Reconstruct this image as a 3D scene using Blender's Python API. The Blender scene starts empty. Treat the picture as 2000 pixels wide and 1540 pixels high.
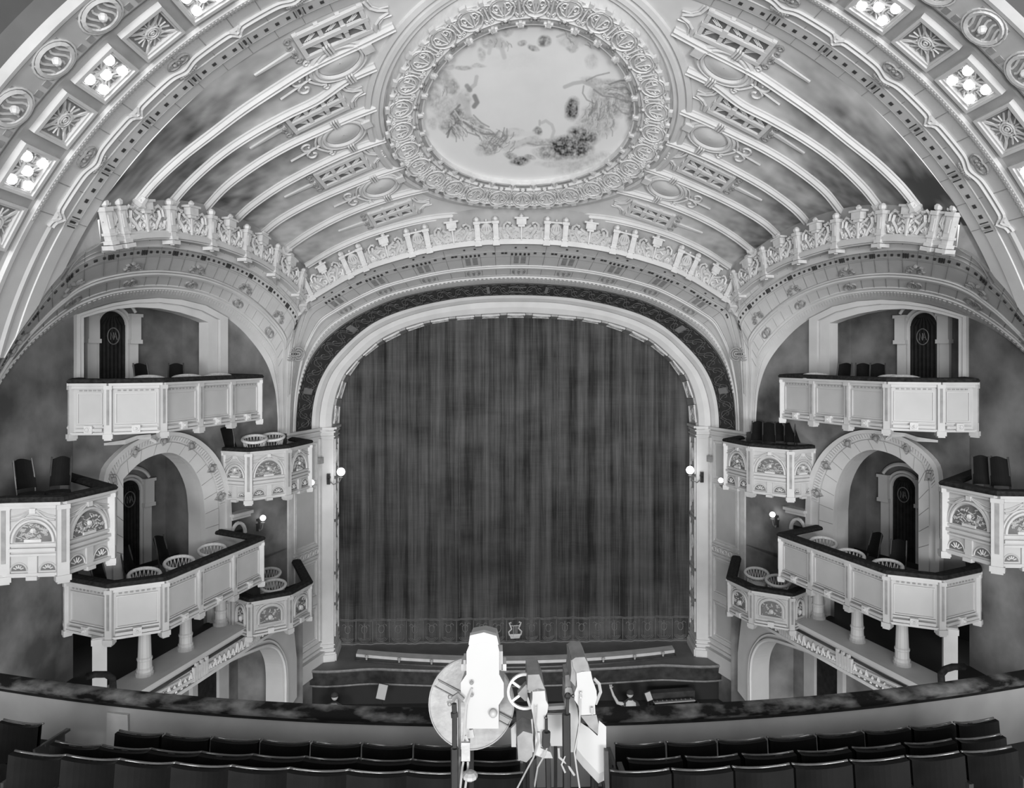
import bpy, math, random
from math import sin, cos, pi, sqrt, atan2, radians, tan
from mathutils import Vector as V, Matrix, noise, geometry
random.seed(7)
SC = bpy.context.scene
COL = SC.collection
# ---------------------------------------------------------------- camera, world, lights, exposure
ZC = 11.0; CAMX = -.8986; YAW = radians(1.7853); FPX = 1450.0
cd = bpy.data.cameras.new('camera'); cam = bpy.data.objects.new('camera', cd); COL.objects.link(cam)
cam.location = (CAMX, 0, ZC); cam.rotation_euler = (pi/2, 0, -YAW)
cd.sensor_width = 36; cd.lens = FPX/2000*36; cd.shift_y = -75/2000; cd.clip_start = .05; cd.clip_end = 200
SC.camera = cam
SC.view_settings.view_transform = 'Standard'; SC.view_settings.look = 'None'
SC.view_settings.exposure = .06; SC.view_settings.gamma = 1; SC.view_settings.use_curve_mapping = False
w = bpy.data.worlds.new('world'); SC.world = w; w.use_nodes = True
w.node_tree.nodes['Background'].inputs[0].default_value = (1, 1, 1, 1)
w.node_tree.nodes['Background'].inputs[1].default_value = 1.0
def lamp(name, kind, loc, e, size=1, rot=(0, 0, 0), **k):
    l = bpy.data.lights.new(name, kind); l.energy = e
    if kind == 'AREA': l.size = size; l.shape = 'DISK'
    if kind == 'POINT': l.shadow_soft_size = size
    o = bpy.data.objects.new(name, l); COL.objects.link(o); o.location = loc; o.rotation_euler = rot
    for a, b in k.items(): setattr(l, a, b)
    return o
# added fill lamps, out of view, that brighten the auditorium
def aim(loc, to): return (V(to)-V(loc)).to_track_quat('-Z', 'Y').to_euler()
for x in (-7, 7):
    lamp('fill_lamp', 'AREA', (x, -17, 9), 4600, 7.0, aim((x, -17, 9), (x*.3, 19, 14)))
lamp('fill_lamp', 'AREA', (0, -15, 17), 2300, 7.0, aim((0, -15, 17), (0, 22, 10)))
lamp('fill_lamp', 'AREA', (0, 3.5, 1.2), 1700, 5.0, aim((0, 3.5, 1.2), (0, 18, 15)))
lamp('fill_lamp', 'AREA', (0, 8.5, 15.6), 170, 4.0, (radians(30), 0, 0))

# ---------------------------------------------------------------- materials
def mat(name, col, rough=.6, var=.12, scale=3.0, metal=0, bump=0, bscale=40, dark=None, detail=5, emit=0, spec=.4, contrast=(.3, .7), stretch=None):
    m = bpy.data.materials.new(name); m.use_nodes = True; nt = m.node_tree; N = nt.nodes; L = nt.links
    p = N['Principled BSDF']; p.inputs['Roughness'].default_value = rough; p.inputs['Metallic'].default_value = metal
    p.inputs['Specular IOR Level'].default_value = spec
    tc = N.new('ShaderNodeTexCoord'); src = tc.outputs['Object']
    if stretch:
        mp = N.new('ShaderNodeMapping'); mp.inputs['Scale'].default_value = stretch; L.new(src, mp.inputs[0]); src = mp.outputs[0]
    nz = N.new('ShaderNodeTexNoise'); nz.inputs['Scale'].default_value = scale; nz.inputs['Detail'].default_value = detail
    L.new(src, nz.inputs['Vector'])
    cr = N.new('ShaderNodeValToRGB'); L.new(nz.outputs['Fac'], cr.inputs[0])
    a = col*(1-var) if dark is None else dark
    b = min(1, col*(1+var)) if dark is None else col
    cr.color_ramp.elements[0].color = (a, a, a, 1); cr.color_ramp.elements[1].color = (b, b, b, 1)
    cr.color_ramp.elements[0].position = contrast[0]; cr.color_ramp.elements[1].position = contrast[1]
    L.new(cr.outputs[0], p.inputs['Base Color'])
    if bump:
        n2 = N.new('ShaderNodeTexNoise'); n2.inputs['Scale'].default_value = bscale; n2.inputs['Detail'].default_value = 4
        L.new(src, n2.inputs['Vector'])
        bp = N.new('ShaderNodeBump'); bp.inputs['Strength'].default_value = bump; bp.inputs['Distance'].default_value = .02
        L.new(n2.outputs['Fac'], bp.inputs['Height']); L.new(bp.outputs[0], p.inputs['Normal'])
    if emit:
        p.inputs['Emission Color'].default_value = (1, 1, 1, 1); p.inputs['Emission Strength'].default_value = emit
    return m
M = {}
M['cream'] = mat('cream_plaster', .52, .55, .07, 1.6, bump=.08)
M['relief'] = mat('cream_relief', .54, .6, .1, 5, bump=.1)
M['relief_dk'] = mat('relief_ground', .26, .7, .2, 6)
M['soffit'] = mat('soffit_paint', .36, .6, .12, 2)
M['outer'] = mat('outer_band_paint', .42, .6, .12, 2)
M['recess'] = mat('recess_ground', .13, .7, .2, 6)
M['rear'] = mat('rear_ceiling_unlit', .07, .7, .2, 1)  # dark colour stands in for the ceiling being unlit
M['line'] = mat('joint_shade_line', .28, .7, .2, 8)  # for painted joints, and for shade drawn on openwork
M['dash'] = mat('dark_tessera', .045, .6, .2, 8)
M['vault'] = mat('painted_vault', .52, .65, .1, .55, dark=.24, detail=8, contrast=(.34, .62))
M['vaultwall'] = mat('painted_strip', .4, .65, .1, .8, dark=.2, detail=8)
M['wall'] = mat('mottled_wall', .25, .6, .1, .7, dark=.06, detail=10, contrast=(.36, .66))
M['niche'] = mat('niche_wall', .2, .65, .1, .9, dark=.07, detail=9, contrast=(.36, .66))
M['boxcream'] = mat('box_cream', .47, .55, .07, 3, bump=.08)
M['panel'] = mat('box_panel', .42, .6, .05, 2)
M['velvet'] = mat('dark_velvet', .035, .8, .3, 14, dark=.012, bump=.3, bscale=60, spec=.05)
M['velvet_worn_sheen'] = mat('worn_velvet_sheen', .2, .7, .3, 2.6, dark=.012, bump=.3, bscale=60, contrast=(.42, .66), spec=.05, detail=9, stretch=(1, 1, 3))  # pale mottling is wear plus sheen put into the colour
M['band'] = mat('dark_arch_band', .035, .6, .2, 6, dark=.02)
M['bandrel'] = mat('dark_arch_relief', .1, .5, .2, 9)
def curtain_mat():
    m = bpy.data.materials.new('curtain_velvet'); m.use_nodes = True; N = m.node_tree.nodes; L = m.node_tree.links; p = N['Principled BSDF']
    p.inputs['Roughness'].default_value = .8; p.inputs['Specular IOR Level'].default_value = .15
    tc = N.new('ShaderNodeTexCoord'); outs = []
    for sc, scale, det in (((1.3, .2, .06), 2.2, 6), ((.8, .8, 1.3), .8, 8), ((.5, .5, 14), 1.6, 6), ((9, .2, .3), 2.5, 4)):  # tall streaks put the light and shade of pleats into the colour
        mp = N.new('ShaderNodeMapping'); mp.inputs['Scale'].default_value = sc; L.new(tc.outputs['Object'], mp.inputs[0])
        nz = N.new('ShaderNodeTexNoise'); nz.inputs['Scale'].default_value = scale; nz.inputs['Detail'].default_value = det; L.new(mp.outputs[0], nz.inputs['Vector']); outs.append(nz.outputs['Fac'])
    acc = None
    for o, wt in zip(outs, (.6, .36, .09, .3)):
        ma = N.new('ShaderNodeMath'); ma.operation = 'MULTIPLY'; ma.inputs[1].default_value = wt; L.new(o, ma.inputs[0])
        if acc is None: acc = ma.outputs[0]
        else: ad = N.new('ShaderNodeMath'); ad.operation = 'ADD'; L.new(acc, ad.inputs[0]); L.new(ma.outputs[0], ad.inputs[1]); acc = ad.outputs[0]
    cr = N.new('ShaderNodeValToRGB'); L.new(acc, cr.inputs[0]); cr.color_ramp.elements[0].position = .55; cr.color_ramp.elements[1].position = .82
    cr.color_ramp.elements[0].color = (.022, .022, .022, 1); cr.color_ramp.elements[1].color = (.1, .1, .1, 1); L.new(cr.outputs[0], p.inputs['Base Color']); return m
M['curtain'] = curtain_mat()
M['curtrel'] = mat('curtain_embroidery', .15, .6, .2, 6)
M['drape'] = mat('door_drape', .022, .7, .3, 6, dark=.01, spec=.1)
M['draperel'] = mat('drape_emblem', .14, .6, .2, 6)
M['darkwood'] = mat('dark_wood', .045, .4, .3, 5, dark=.02)
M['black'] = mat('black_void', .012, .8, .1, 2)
M['floor'] = mat('dark_floor', .03, .8, .2, 2)
M['stage'] = mat('stage_floor', .16, .6, .1, 2, dark=.12)
M['stagewhite'] = mat('pale_boards', .45, .6, .1, 4)
M['wicker'] = mat('white_wicker', .55, .6, .15, 30, bump=.4, bscale=80)
M['white'] = mat('white_enamel', .31, .5, .02, 3)
M['pale'] = mat('pale_metal', .3, .45, .1, 6)
M['tin'] = mat('brushed_tin', .33, .4, .2, 9, metal=.3, bump=.1)
M['grey'] = mat('grey_metal', .16, .5, .25, 9)
M['blackmetal'] = mat('black_metal', .02, .3, .2, 5)
M['seat'] = mat('black_leather', .006, .45, .2, 5, spec=.06)
M['chrome'] = mat('worn_edge', .5, .25, .1, 5, metal=.8)
M['bulb'] = mat('lit_bulb', 1, .5, 0, 1, emit=2.2)
M['globe'] = mat('lit_globe', 1, .5, 0, 1, emit=5)
M['parapet'] = mat('parapet_paint', .4, .6, .1, 1.2, dark=.3)
M['skin'] = mat('skin', .4, .6, .05, 3)
M['shirt'] = mat('pale_shirt', .4, .8, .1, 5)
M['suit'] = mat('dark_suit', .03, .9, .1, 5)
M['paper'] = mat('paper', .36, .7, .03, 3)

# ---------------------------------------------------------------- helpers
def zr(z): return z+ZC
def ray(px, py):
    dx = (px-1000)/FPX; dz = (695-py)/FPX
    return V((dx*cos(YAW)+sin(YAW), -dx*sin(YAW)+cos(YAW), dz))
C0 = V((CAMX, 0, ZC))
def bpY(px, py, Y):
    d = ray(px, py); return C0+d*(Y/d.y)
def bpZ(px, py, z):
    d = ray(px, py); return C0+d*((z-ZC)/d.z)
def bpD(px, py, depth):
    return C0+ray(px, py)*depth
def bpV(px, py, a, b):            # vertical plane through plan points a, b
    d = ray(px, py); n = (b[1]-a[1], -(b[0]-a[0]))
    t = (n[0]*(a[0]-C0.x)+n[1]*(a[1]-C0.y))/(n[0]*d.x+n[1]*d.y); return C0+d*t
W0 = (-6.9, 22.3); W1 = (-9.88, 16.33); W2 = (-10.15, 13.5); W3 = (-10.3, 3.0)
def bpW(px, py):
    p = bpV(px, py, W0, W1)
    if p.y < W1[1]: p = bpV(px, py, W1, W2)
    if p.y < W2[1]: p = bpV(px, py, W2, W3)
    return p
def Gx(Y): return -(8.11-(Y-13.93)*.26)
GA = (Gx(13), 13); GB = (Gx(22), 22)
VC = [5.4786, -0.4505, -3.2749, -0.0983, 0.6106, 0.2743, 0.5679, -0.0146]
def fv(X, Y):
    y = Y-18; u = (X/8)**2
    return VC[0]+VC[1]*y+VC[2]*u+VC[3]*u*y+VC[4]*u*u+VC[5]*u**3+VC[6]*u*u*y+VC[7]*y*y+ZC
def nv(X, Y):
    e = 1e-3
    return V(((fv(X+e, Y)-fv(X-e, Y))/(2*e), (fv(X, Y+e)-fv(X, Y-e))/(2*e), -1)).normalized()
def bpCyl(px, py):
    d = ray(px, py); t = 8.0
    while t < 30:
        p = C0+d*t
        if math.hypot(p.x, p.z-(ZC-2.343)) > 9.48+.07*(13.8-p.y): break
        t += .01
    return p
def bpVault(px, py):
    d = ray(px, py); lo, hi = 12.5, 23.5; t = lo
    prev = None
    while t < hi:
        p = C0+d*t; g = fv(p.x, p.y)-p.z
        if g < 0: break
        t += .05
    a, b = t-.05, t
    for _ in range(18):
        m = (a+b)/2; p = C0+d*m
        if fv(p.x, p.y)-p.z < 0: b = m
        else: a = m
    return C0+d*a

class MB:
    def __init__(s): s.v = []; s.f = []
    def grid(s, rows, close=False, closev=False):
        n0 = len(s.v); R = len(rows); K = len(rows[0])
        for r in rows: s.v += [V(p) for p in r]
        for i in range(R if closev else R-1):
            for j in range(K if close else K-1):
                a = n0+i*K+j; b = n0+i*K+(j+1) % K; i2 = (i+1) % R
                s.f.append((a, b, n0+i2*K+(j+1) % K, n0+i2*K+j))
        return s
    def face(s, pts):
        n0 = len(s.v); s.v += [V(p) for p in pts]; s.f.append(tuple(range(n0, n0+len(pts)))); return s
    def hexa(s, P):      # 8 points: bottom 4, top 4
        n = len(s.v); s.v += [V(p) for p in P]
        for q in ((0, 3, 2, 1), (4, 5, 6, 7), (0, 1, 5, 4), (1, 2, 6, 5), (2, 3, 7, 6), (3, 0, 4, 7)): s.f.append(tuple(n+i for i in q))
        return s
    def box(s, c, d, ax=None):
        X, Y, Z = ax if ax else (V((1, 0, 0)), V((0, 1, 0)), V((0, 0, 1)))
        c = V(c); x, y, z = X*d[0]/2, Y*d[1]/2, Z*d[2]/2
        return s.hexa([c-x-y-z, c+x-y-z, c+x+y-z, c-x+y-z, c-x-y+z, c+x-y+z, c+x+y+z, c-x+y+z])
    def prism(s, poly, off):
        n = len(s.v); k = len(poly); off = V(off)
        s.v += [V(p) for p in poly]+[V(p)+off for p in poly]
        s.f.append(tuple(range(n+k-1, n-1, -1))); s.f.append(tuple(range(n+k, n+2*k)))
        for i in range(k): j = (i+1) % k; s.f.append((n+i, n+j, n+k+j, n+k+i))
        return s
    def tube(s, pts, r, k=5, closed=False, flat=None):
        pts = [V(p) for p in pts]; n = len(pts)
        if n < 2: return s
        rr = r if isinstance(r, (list, tuple)) else [r]*n
        rows = []; up = None
        for i in range(n):
            if closed: t = pts[(i+1) % n]-pts[i-1]
            else: t = pts[min(i+1, n-1)]-pts[max(i-1, 0)]
            if t.length < 1e-9: t = V((0, 0, 1))
            t.normalize()
            if up is None:
                up = V((0, 0, 1)) if abs(t.z) < .9 else V((1, 0, 0))
            a = t.cross(up)
            if a.length < 1e-6: a = t.cross(V((0, 1, .3)))
            a.normalize(); b = a.cross(t); up = b
            rows.append([pts[i]+a*(cos(2*pi*j/k)*rr[i])+b*(sin(2*pi*j/k)*rr[i]) for j in range(k)])
        n0 = len(s.v); s.grid(rows, close=True, closev=closed)
        if not closed:
            s.f.append(tuple(n0+j for j in range(k-1, -1, -1))); m = n0+(n-1)*k; s.f.append(tuple(m+j for j in range(k)))
        return s
    def lathe(s, prof, c, k=12, ax=None):   # prof list of (r,h)
        X, Y, Z = ax if ax else (V((1, 0, 0)), V((0, 1, 0)), V((0, 0, 1)))
        c = V(c); n0 = len(s.v)
        s.grid([[c+X*(cos(2*pi*j/k)*r)+Y*(sin(2*pi*j/k)*r)+Z*h for j in range(k)] for r, h in prof], close=True)
        s.f.append(tuple(n0+j for j in range(k-1, -1, -1))); m = n0+(len(prof)-1)*k; s.f.append(tuple(m+j for j in range(k)))
        return s
    def ball(s, c, r, k=10, ax=None, sz=1):
        m = max(4, k//2); return s.lathe([(max(1e-3, r*sin(pi*i/m)), -r*cos(pi*i/m)*sz) for i in range(m+1)], c, k, ax)
    def sweep(s, path, prof, frames, cap=True, closed=False):   # prof [(u,v)], frames [(U,Vv)]
        rows = [[V(p)+U*a+W*b for a, b in prof] for p, (U, W) in zip(path, frames)]
        n0 = len(s.v); s.grid(rows, close=True, closev=closed)
        if cap and not closed:
            k = len(prof); s.f.append(tuple(n0+j for j in range(k-1, -1, -1))); m = n0+(len(rows)-1)*k; s.f.append(tuple(m+j for j in range(k)))
        return s
    def mir(s):
        o = MB(); o.v = [V((-p.x, p.y, p.z)) for p in s.v]; o.f = [tuple(reversed(f)) for f in s.f]; return o
    def build(s, name, m, parent=None, sx=1, smooth=False, attr=None):
        src = s if sx == 1 else s.mir()
        me = bpy.data.meshes.new(name); loc = parent.matrix_world.translation if parent else V((0, 0, 0))
        if parent: loc = V(parent['wl'])
        elif src.v:
            loc = V((sum(p.x for p in src.v)/len(src.v), sum(p.y for p in src.v)/len(src.v), min(p.z for p in src.v)))
        me.from_pydata([tuple(p-loc) for p in src.v], [], src.f)
        me.materials.append(M[m] if isinstance(m, str) else m)
        if smooth: me.polygons.foreach_set('use_smooth', [True]*len(me.polygons))
        me.update()
        o = bpy.data.objects.new(name, me); COL.objects.link(o)
        if parent: o.parent = parent; o['wl'] = tuple(loc)
        else: o.location = loc; o['wl'] = tuple(loc)
        return o
def tag(o, label=None, cat=None, group=None, kind=None):
    if label: o['label'] = label
    if cat: o['category'] = cat
    if group: o['group'] = group
    if kind: o['kind'] = kind
    return o
def thing(name, loc, label, cat, group=None, sx=1, rz=0):
    o = bpy.data.objects.new(name, None); COL.objects.link(o); loc = V(loc); loc.x *= sx
    o.location = loc; o['wl'] = tuple(loc); o.empty_display_size = .2
    return tag(o, label, cat, group)
def struct(o, label=None): o['kind'] = 'structure'; 
def ST(o, label=None):
    o['kind'] = 'structure'
    if label: o['label'] = label
    return o
SIDE = {1: 'left', -1: 'right'}

class Curve:
    def __init__(s, pts, dens=12, smooth=True, closed=False):
        P = [V(p) for p in pts]; D = []
        if smooth:
            n = len(P)
            for i in range(n-1):
                a = P[max(i-1, 0)]; b = P[i]; c = P[i+1]; d = P[min(i+2, n-1)]
                if i == 0: a = b*2-c
                if i == n-2: d = c*2-b
                # centripetal-like: chord-scaled tangents
                lb = (c-b).length; m1 = (c-a)*(lb/max(1e-6, (c-b).length+(b-a).length)); m2 = (d-b)*(lb/max(1e-6, (d-c).length+(c-b).length))
                for k in range(dens):
                    t = k/dens; D.append(b*(2*t**3-3*t*t+1)+m1*(t**3-2*t*t+t)+c*(-2*t**3+3*t*t)+m2*(t**3-t*t))
            D.append(P[-1])
        else: D = P
        s.D = D; s.L = [0]
        for i in range(1, len(D)): s.L.append(s.L[-1]+(D[i]-D[i-1]).length)
        s.len = s.L[-1]; s.i = 0
    def at(s, u):           # u in 0..1
        l = u*s.len; L = s.L
        lo, hi = 0, len(L)-1
        if l <= 0: d = s.D[1]-s.D[0]; return s.D[0]+d*(l/max(1e-9, L[1]))
        if l >= s.len: return s.D[-1]+(s.D[-1]-s.D[-2])*((l-s.len)/max(1e-9, L[-1]-L[-2]))
        while hi-lo > 1:
            m = (lo+hi)//2
            if L[m] <= l: lo = m
            else: hi = m
        return s.D[lo].lerp(s.D[hi], (l-L[lo])/max(1e-9, L[hi]-L[lo]))
    def par(s, fn):          # param where fn(p) first >0
        for i, p in enumerate(s.D):
            if fn(p) > 0: return s.L[i]/s.len
        return 1
class Surf:
    """P(s,v) -> point, map(s,v,n) -> point offset along the normal towards the room"""
    def __init__(s, fn, ref=(0, 14, 10)): s.fn = fn; s.ref = V(ref)
    def nrm(s, u, v):
        e = 1e-3; a = s.fn(u+e, v)-s.fn(u-e, v); b = s.fn(u, v+e)-s.fn(u, v-e); n = a.cross(b)
        if n.length < 1e-12: return V((0, -1, 0))
        n.normalize()
        return n if n.dot(s.ref-s.fn(u, v)) > 0 else -n
    def __call__(s, u, v, n=0):
        p = s.fn(u, v); return p+s.nrm(u, v)*n if n else p
    def sheet(s, mb, u0, u1, v0, v1, nu, nv_=1, n=0):
        return mb.grid([[s(u0+(u1-u0)*i/nu, v0+(v1-v0)*j/nv_, n) for i in range(nu+1)] for j in range(nv_+1)])
    def blk(s, mb, u0, u1, v0, v1, n0, n1, k=1):     # raised block following the surface
        for i in range(k):
            a = u0+(u1-u0)*i/k; b = u0+(u1-u0)*(i+1)/k
            mb.hexa([s(a, v0, n0), s(b, v0, n0), s(b, v1, n0), s(a, v1, n0), s(a, v0, n1), s(b, v0, n1), s(b, v1, n1), s(a, v1, n1)])
    def strip(s, mb, u0, u1, v0, v1, n0, n1, k=40):   # continuous moulding
        rows = [[s(u0+(u1-u0)*i/k, v, n) for v, n in ((v0, n0), (v0, n1), (v1, n1), (v1, n0))] for i in range(k+1)]
        mb.grid(rows, close=True)
    def line(s, mb, pts, r, n=.01, k=4, closed=False):
        mb.tube([s(u, v, n) for u, v in pts], r, k, closed)
def spiral(cx, cy, r0, r1, a0, turns, n=14, ey=1):
    return [(cx+(r0+(r1-r0)*i/n)*cos(a0+2*pi*turns*i/n), cy+(r0+(r1-r0)*i/n)*sin(a0+2*pi*turns*i/n)*ey) for i in range(n+1)]
def ell(cx, cy, rx, ry, a0=0, a1=2*pi, n=16):
    return [(cx+rx*cos(a0+(a1-a0)*i/n), cy+ry*sin(a0+(a1-a0)*i/n)) for i in range(n+(0 if a1-a0 > 6.28 else 1))]
def dup(o, loc=None, rz=None, label=None, sx=None):
    def rec(a, par):
        c = a.copy(); COL.objects.link(c); c.parent = par
        for ch in list(KIDS.get(a.name, [])): rec(ch, c)
        return c
    c = rec(o, None)
    if loc is not None: c.location = loc
    if rz is not None: c.rotation_euler = (0, 0, rz)
    if label: c['label'] = label
    return c
KIDS = {}
def index_kids(o):
    KIDS[o.name] = [c for c in COL.objects if c.parent == o]
    for c in KIDS[o.name]: index_kids(c)
ORD = ['first', 'second', 'third', 'fourth', 'fifth', 'sixth', 'seventh', 'eighth', 'ninth', 'tenth', 'eleventh', 'twelfth', 'thirteenth', 'fourteenth', 'fifteenth', 'sixteenth', 'seventeenth', 'eighteenth', 'nineteenth', 'twentieth']
# ================================================================ the shell: walls, floor, stage, arches, vault
def wallseg(mb, a, b, z0, z1, holes=(), off=0):
    """flat wall in the vertical plane a-b (plan points); holes are lists of 3-D points lying in the plane"""
    A = V((a[0], a[1], 0)); B = V((b[0], b[1], 0)); T = (B-A).normalized()
    def to2(p): q = V(p)-A; return V((q.dot(T), p[2], 0))
    L = (B-A).length
    polys = [[V((0, z0, 0)), V((L, z0, 0)), V((L, z1, 0)), V((0, z1, 0))]]
    for h in holes: polys.append([to2(p) for p in h])
    tri = geometry.tessellate_polygon(polys); flat = [p for q in polys for p in q]; n = len(mb.v)
    mb.v += [A+T*p.x+V((0, 0, p.y)) for p in flat]; mb.f += [tuple(n+i for i in t) for t in tri]
WN = V((W1[1]-W0[1], -(W1[0]-W0[0]), 0)).normalized()          # normal of the splayed wall (left side)
if WN.x > 0: WOUT = -WN
else: WOUT = WN
def pxs(pts, k, ox, oy): return [(ox+x/k, oy+y/k) for x, y in pts]
# openings in the splayed wall, traced at their own place
UP = [(161, 745), (161, 621), (190, 612), (225, 604), (266, 600.5), (310, 603), (350, 611), (385, 622), (404, 630), (404, 745)]
UPo = [(144, 745), (144, 615), (180, 603), (215, 593), (255, 586), (305, 582.6), (350, 586), (396, 597), (440, 621), (440, 745)]
def arcpts(pts, n=28):
    c = Curve([V((x, y, 0)) for x, y in pts]); return [(c.at(i/n).x, c.at(i/n).y) for i in range(n+1)]
MID = [(231.5, 1150), (231.5, 1000), (231.5, 938)]+arcpts([(231.5, 935), (262, 905), (290, 890), (321, 884), (345, 892), (368, 914), (386, 956), (391.5, 1008)], 22)+[(392, 1150)]
MIDo = arcpts([(192, 985), (196, 921), (220, 888), (255, 862), (295, 848), (337, 844), (375, 856), (410, 886), (432, 925), (441, 960), (443.5, 1000)], 26)
for sx in (1, -1):
    mb = MB()
    up = [bpV(x, y, W0, W1) for x, y in UP]; mid = [bpV(x, y, W0, W1) for x, y in MID]
    wallseg(mb, W0, W1, 5.25, 13.0, (up, mid))
    _t = (W0[1]-19.5)/(W0[1]-W1[1]); wallseg(mb, W0, (W0[0]+(W1[0]-W0[0])*_t, 19.5), 3.9, 5.27)
    wallseg(mb, W1, W2, -1.5, 13.0); wallseg(mb, W2, W3, -1.5, 13)
    ST(mb.build('wall_'+SIDE[sx], 'wall', sx=sx), 'mottled grey splayed side wall on the '+SIDE[sx]+' with its box openings')
    # reveals + rooms behind the two openings
    dep = WOUT*1.5
    for nm, hole, d in (('niche', up, dep*.85), ('niche', mid, dep*1.3)):
        r = MB(); rev = MB()
        rev.grid([[p for p in hole], [p+d*.22 for p in hole]])
        ST(rev.build('trim_1', 'cream', sx=sx), 'cream reveal lining a box opening on the '+SIDE[sx])
        c = sum(hole, V((0, 0, 0)))/len(hole); T = (V((W1[0]-W0[0], W1[1]-W0[1], 0))).normalized()
        zb = 5.45 if hole is mid else 9.6; zt = max(p.z for p in hole)+.2
        hw = max(abs((p-c).dot(T)) for p in hole)+.35; c.z = 0
        def Q(a, b, z): return c+T*(a*hw)+d*b+V((0, 0, z))
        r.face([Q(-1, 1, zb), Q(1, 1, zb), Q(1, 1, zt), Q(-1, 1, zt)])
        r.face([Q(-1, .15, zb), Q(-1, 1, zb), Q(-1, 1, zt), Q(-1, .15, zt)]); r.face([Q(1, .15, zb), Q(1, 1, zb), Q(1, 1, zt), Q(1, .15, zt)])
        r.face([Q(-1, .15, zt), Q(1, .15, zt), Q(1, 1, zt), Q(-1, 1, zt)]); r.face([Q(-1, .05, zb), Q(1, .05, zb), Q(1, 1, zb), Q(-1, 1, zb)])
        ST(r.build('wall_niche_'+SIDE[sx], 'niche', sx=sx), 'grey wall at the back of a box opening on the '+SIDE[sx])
# frame mouldings of the upper opening
def outline_frame(mb, outer, inner, n0, n1, pl):
    N = -WOUT
    a = [bpV(x, y, *pl)+N*n0 for x, y in outer]; a2 = [p+N*(n1-n0) for p in a]; b = [bpV(x, y, *pl)+N*n1 for x, y in inner]; b2 = [bpV(x, y, *pl)+N*n0 for x, y in inner]
    mb.grid([a, a2, b, b2])
for sx in (1, -1):
    mb = MB()
    def lerpP(t): return [(a[0]+(b[0]-a[0])*t, a[1]+(b[1]-a[1])*t) for a, b in zip(UPo, UP)]
    mb2 = MB(); outline_frame(mb, lerpP(0), lerpP(.42), 0, .1, (W0, W1)); outline_frame(mb, lerpP(.5), lerpP(1), 0, .05, (W0, W1)); outline_frame(mb, lerpP(.38), lerpP(.55), -.01, .015, (W0, W1))
    ST(mb.build('trim_2', 'cream', sx=sx), 'cream moulded frame of the upper box opening on the '+SIDE[sx])
# voussoir arch of the middle opening
midA = Curve([bpV(x, y, W0, W1) for x, y in [(192, 1160), (192, 985)]]+[bpV(x, y, W0, W1) for x, y in MIDo[1:-1]]+[bpV(x, y, W0, W1) for x, y in [(443.5, 1000), (443.5, 1160)]])
midB = Curve([bpV(x, y, W0, W1) for x, y in [(231.5, 1150), (231.5, 1000)]]+[bpV(x, y, W0, W1) for x, y in MID[2:-1]]+[bpV(x, y, W0, W1) for x, y in [(392, 1150)]])
SM = Surf(lambda u, v: midB.at(u).lerp(midA.at(u), v))
for sx in (1, -1):
    mb = MB(); SM.strip(mb, 0, 1, 0, .5, 0, .16, 70); SM.strip(mb, 0, 1, .5, .82, 0, .11, 70); SM.strip(mb, 0, 1, .82, 1, 0, .17, 70)
    o = ST(mb.build('trim_3', 'cream', sx=sx), 'cream arch around the middle box opening on the '+SIDE[sx])
    mb = MB()
    for i in range(64):
        u = .24+.52*i/64; SM.blk(mb, u, u+.0042, .6, .8, .1, .15)
    mb.build('dentil_row', 'relief', o, sx)
    mb = MB()
    for u in (.27, .36, .45, .54, .64, .73):
        SM.line(mb, [(u-.012, .62), (u, .4), (u+.012, .62), (u, .8)], .03, .17, closed=True); mb.ball(SM(u, .6, .18), .07, 8)
    for u in [.1+.8*i/17 for i in range(18)]: SM.line(mb, [(u, .02), (u, .5)], .008, .162)
    mb.build('keystone_ornament', 'relief_dk', o, sx)
# ---- floor, stage, back
mb = MB(); mb.box((0, 12, -.1), (22, 24, .2)); ST(mb.build('floor', 'floor'), 'dark orchestra floor')
mb = MB(); mb.box((0, 30, 0.4), (14.5, 9.0, 1.5)); 
ZS = ZC-9.83
def stage_edge(x):
    t = max(0, min(1, (abs(x)-4.3)/2)); return 23.15+.016*x*x-.45*t*t*(3-2*t)
pts = [(-6.6+13.2*i/40) for i in range(41)]
mb = MB(); mb.grid([[V((x, stage_edge(x), ZS)) for x in pts], [V((x, 26.5, ZS)) for x in pts]])
mb.grid([[V((x, stage_edge(x), ZS)) for x in pts], [V((x, stage_edge(x), ZS-.05)) for x in pts]])
ST(mb.build('floor', 'stage'), 'grey stage floor in front of the curtain')
stg = thing('stage_apron', (0, 23.2, ZS-.5), 'dark curved front of the stage above the orchestra pit', 'stage front')
mb = MB()
mb.grid([[V((x, stage_edge(x)-.02, ZS-.05)) for x in pts], [V((x, stage_edge(x)+.06, ZS-.5)) for x in pts]]); mb.build('fascia', 'darkwood', stg)
mb = MB()
mb.tube([V((x, stage_edge(x)-.02, ZS-.02)) for x in pts], .045, 6); mb.build('upper_moulding', 'grey', stg)
mb = MB(); mb.tube([V((x, stage_edge(x)+.02-.4*(1-(x/6.6)**2)*.0, ZS-.5)) for x in pts], .03, 6); mb.build('lower_moulding', 'grey', stg)
px = [-5.2+10.4*i/40 for i in range(41)]
def strip_y(x): return 23.5+.026*x*x
mb = MB(); mb.grid([[V((x, strip_y(x), ZS+.02)) for x in px], [V((x, strip_y(x), ZS+.16)) for x in px], [V((x, strip_y(x)+.36, ZS+.17)) for x in px], [V((x, strip_y(x)+.36, ZS)) for x in px]])
fl = thing('footlights', (0, 23.5, ZS), 'x', 'x'); mb.build('hood', 'stagewhite', fl); tag(fl, 'pale curved footlight cover lying along the stage front', 'footlights')
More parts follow.
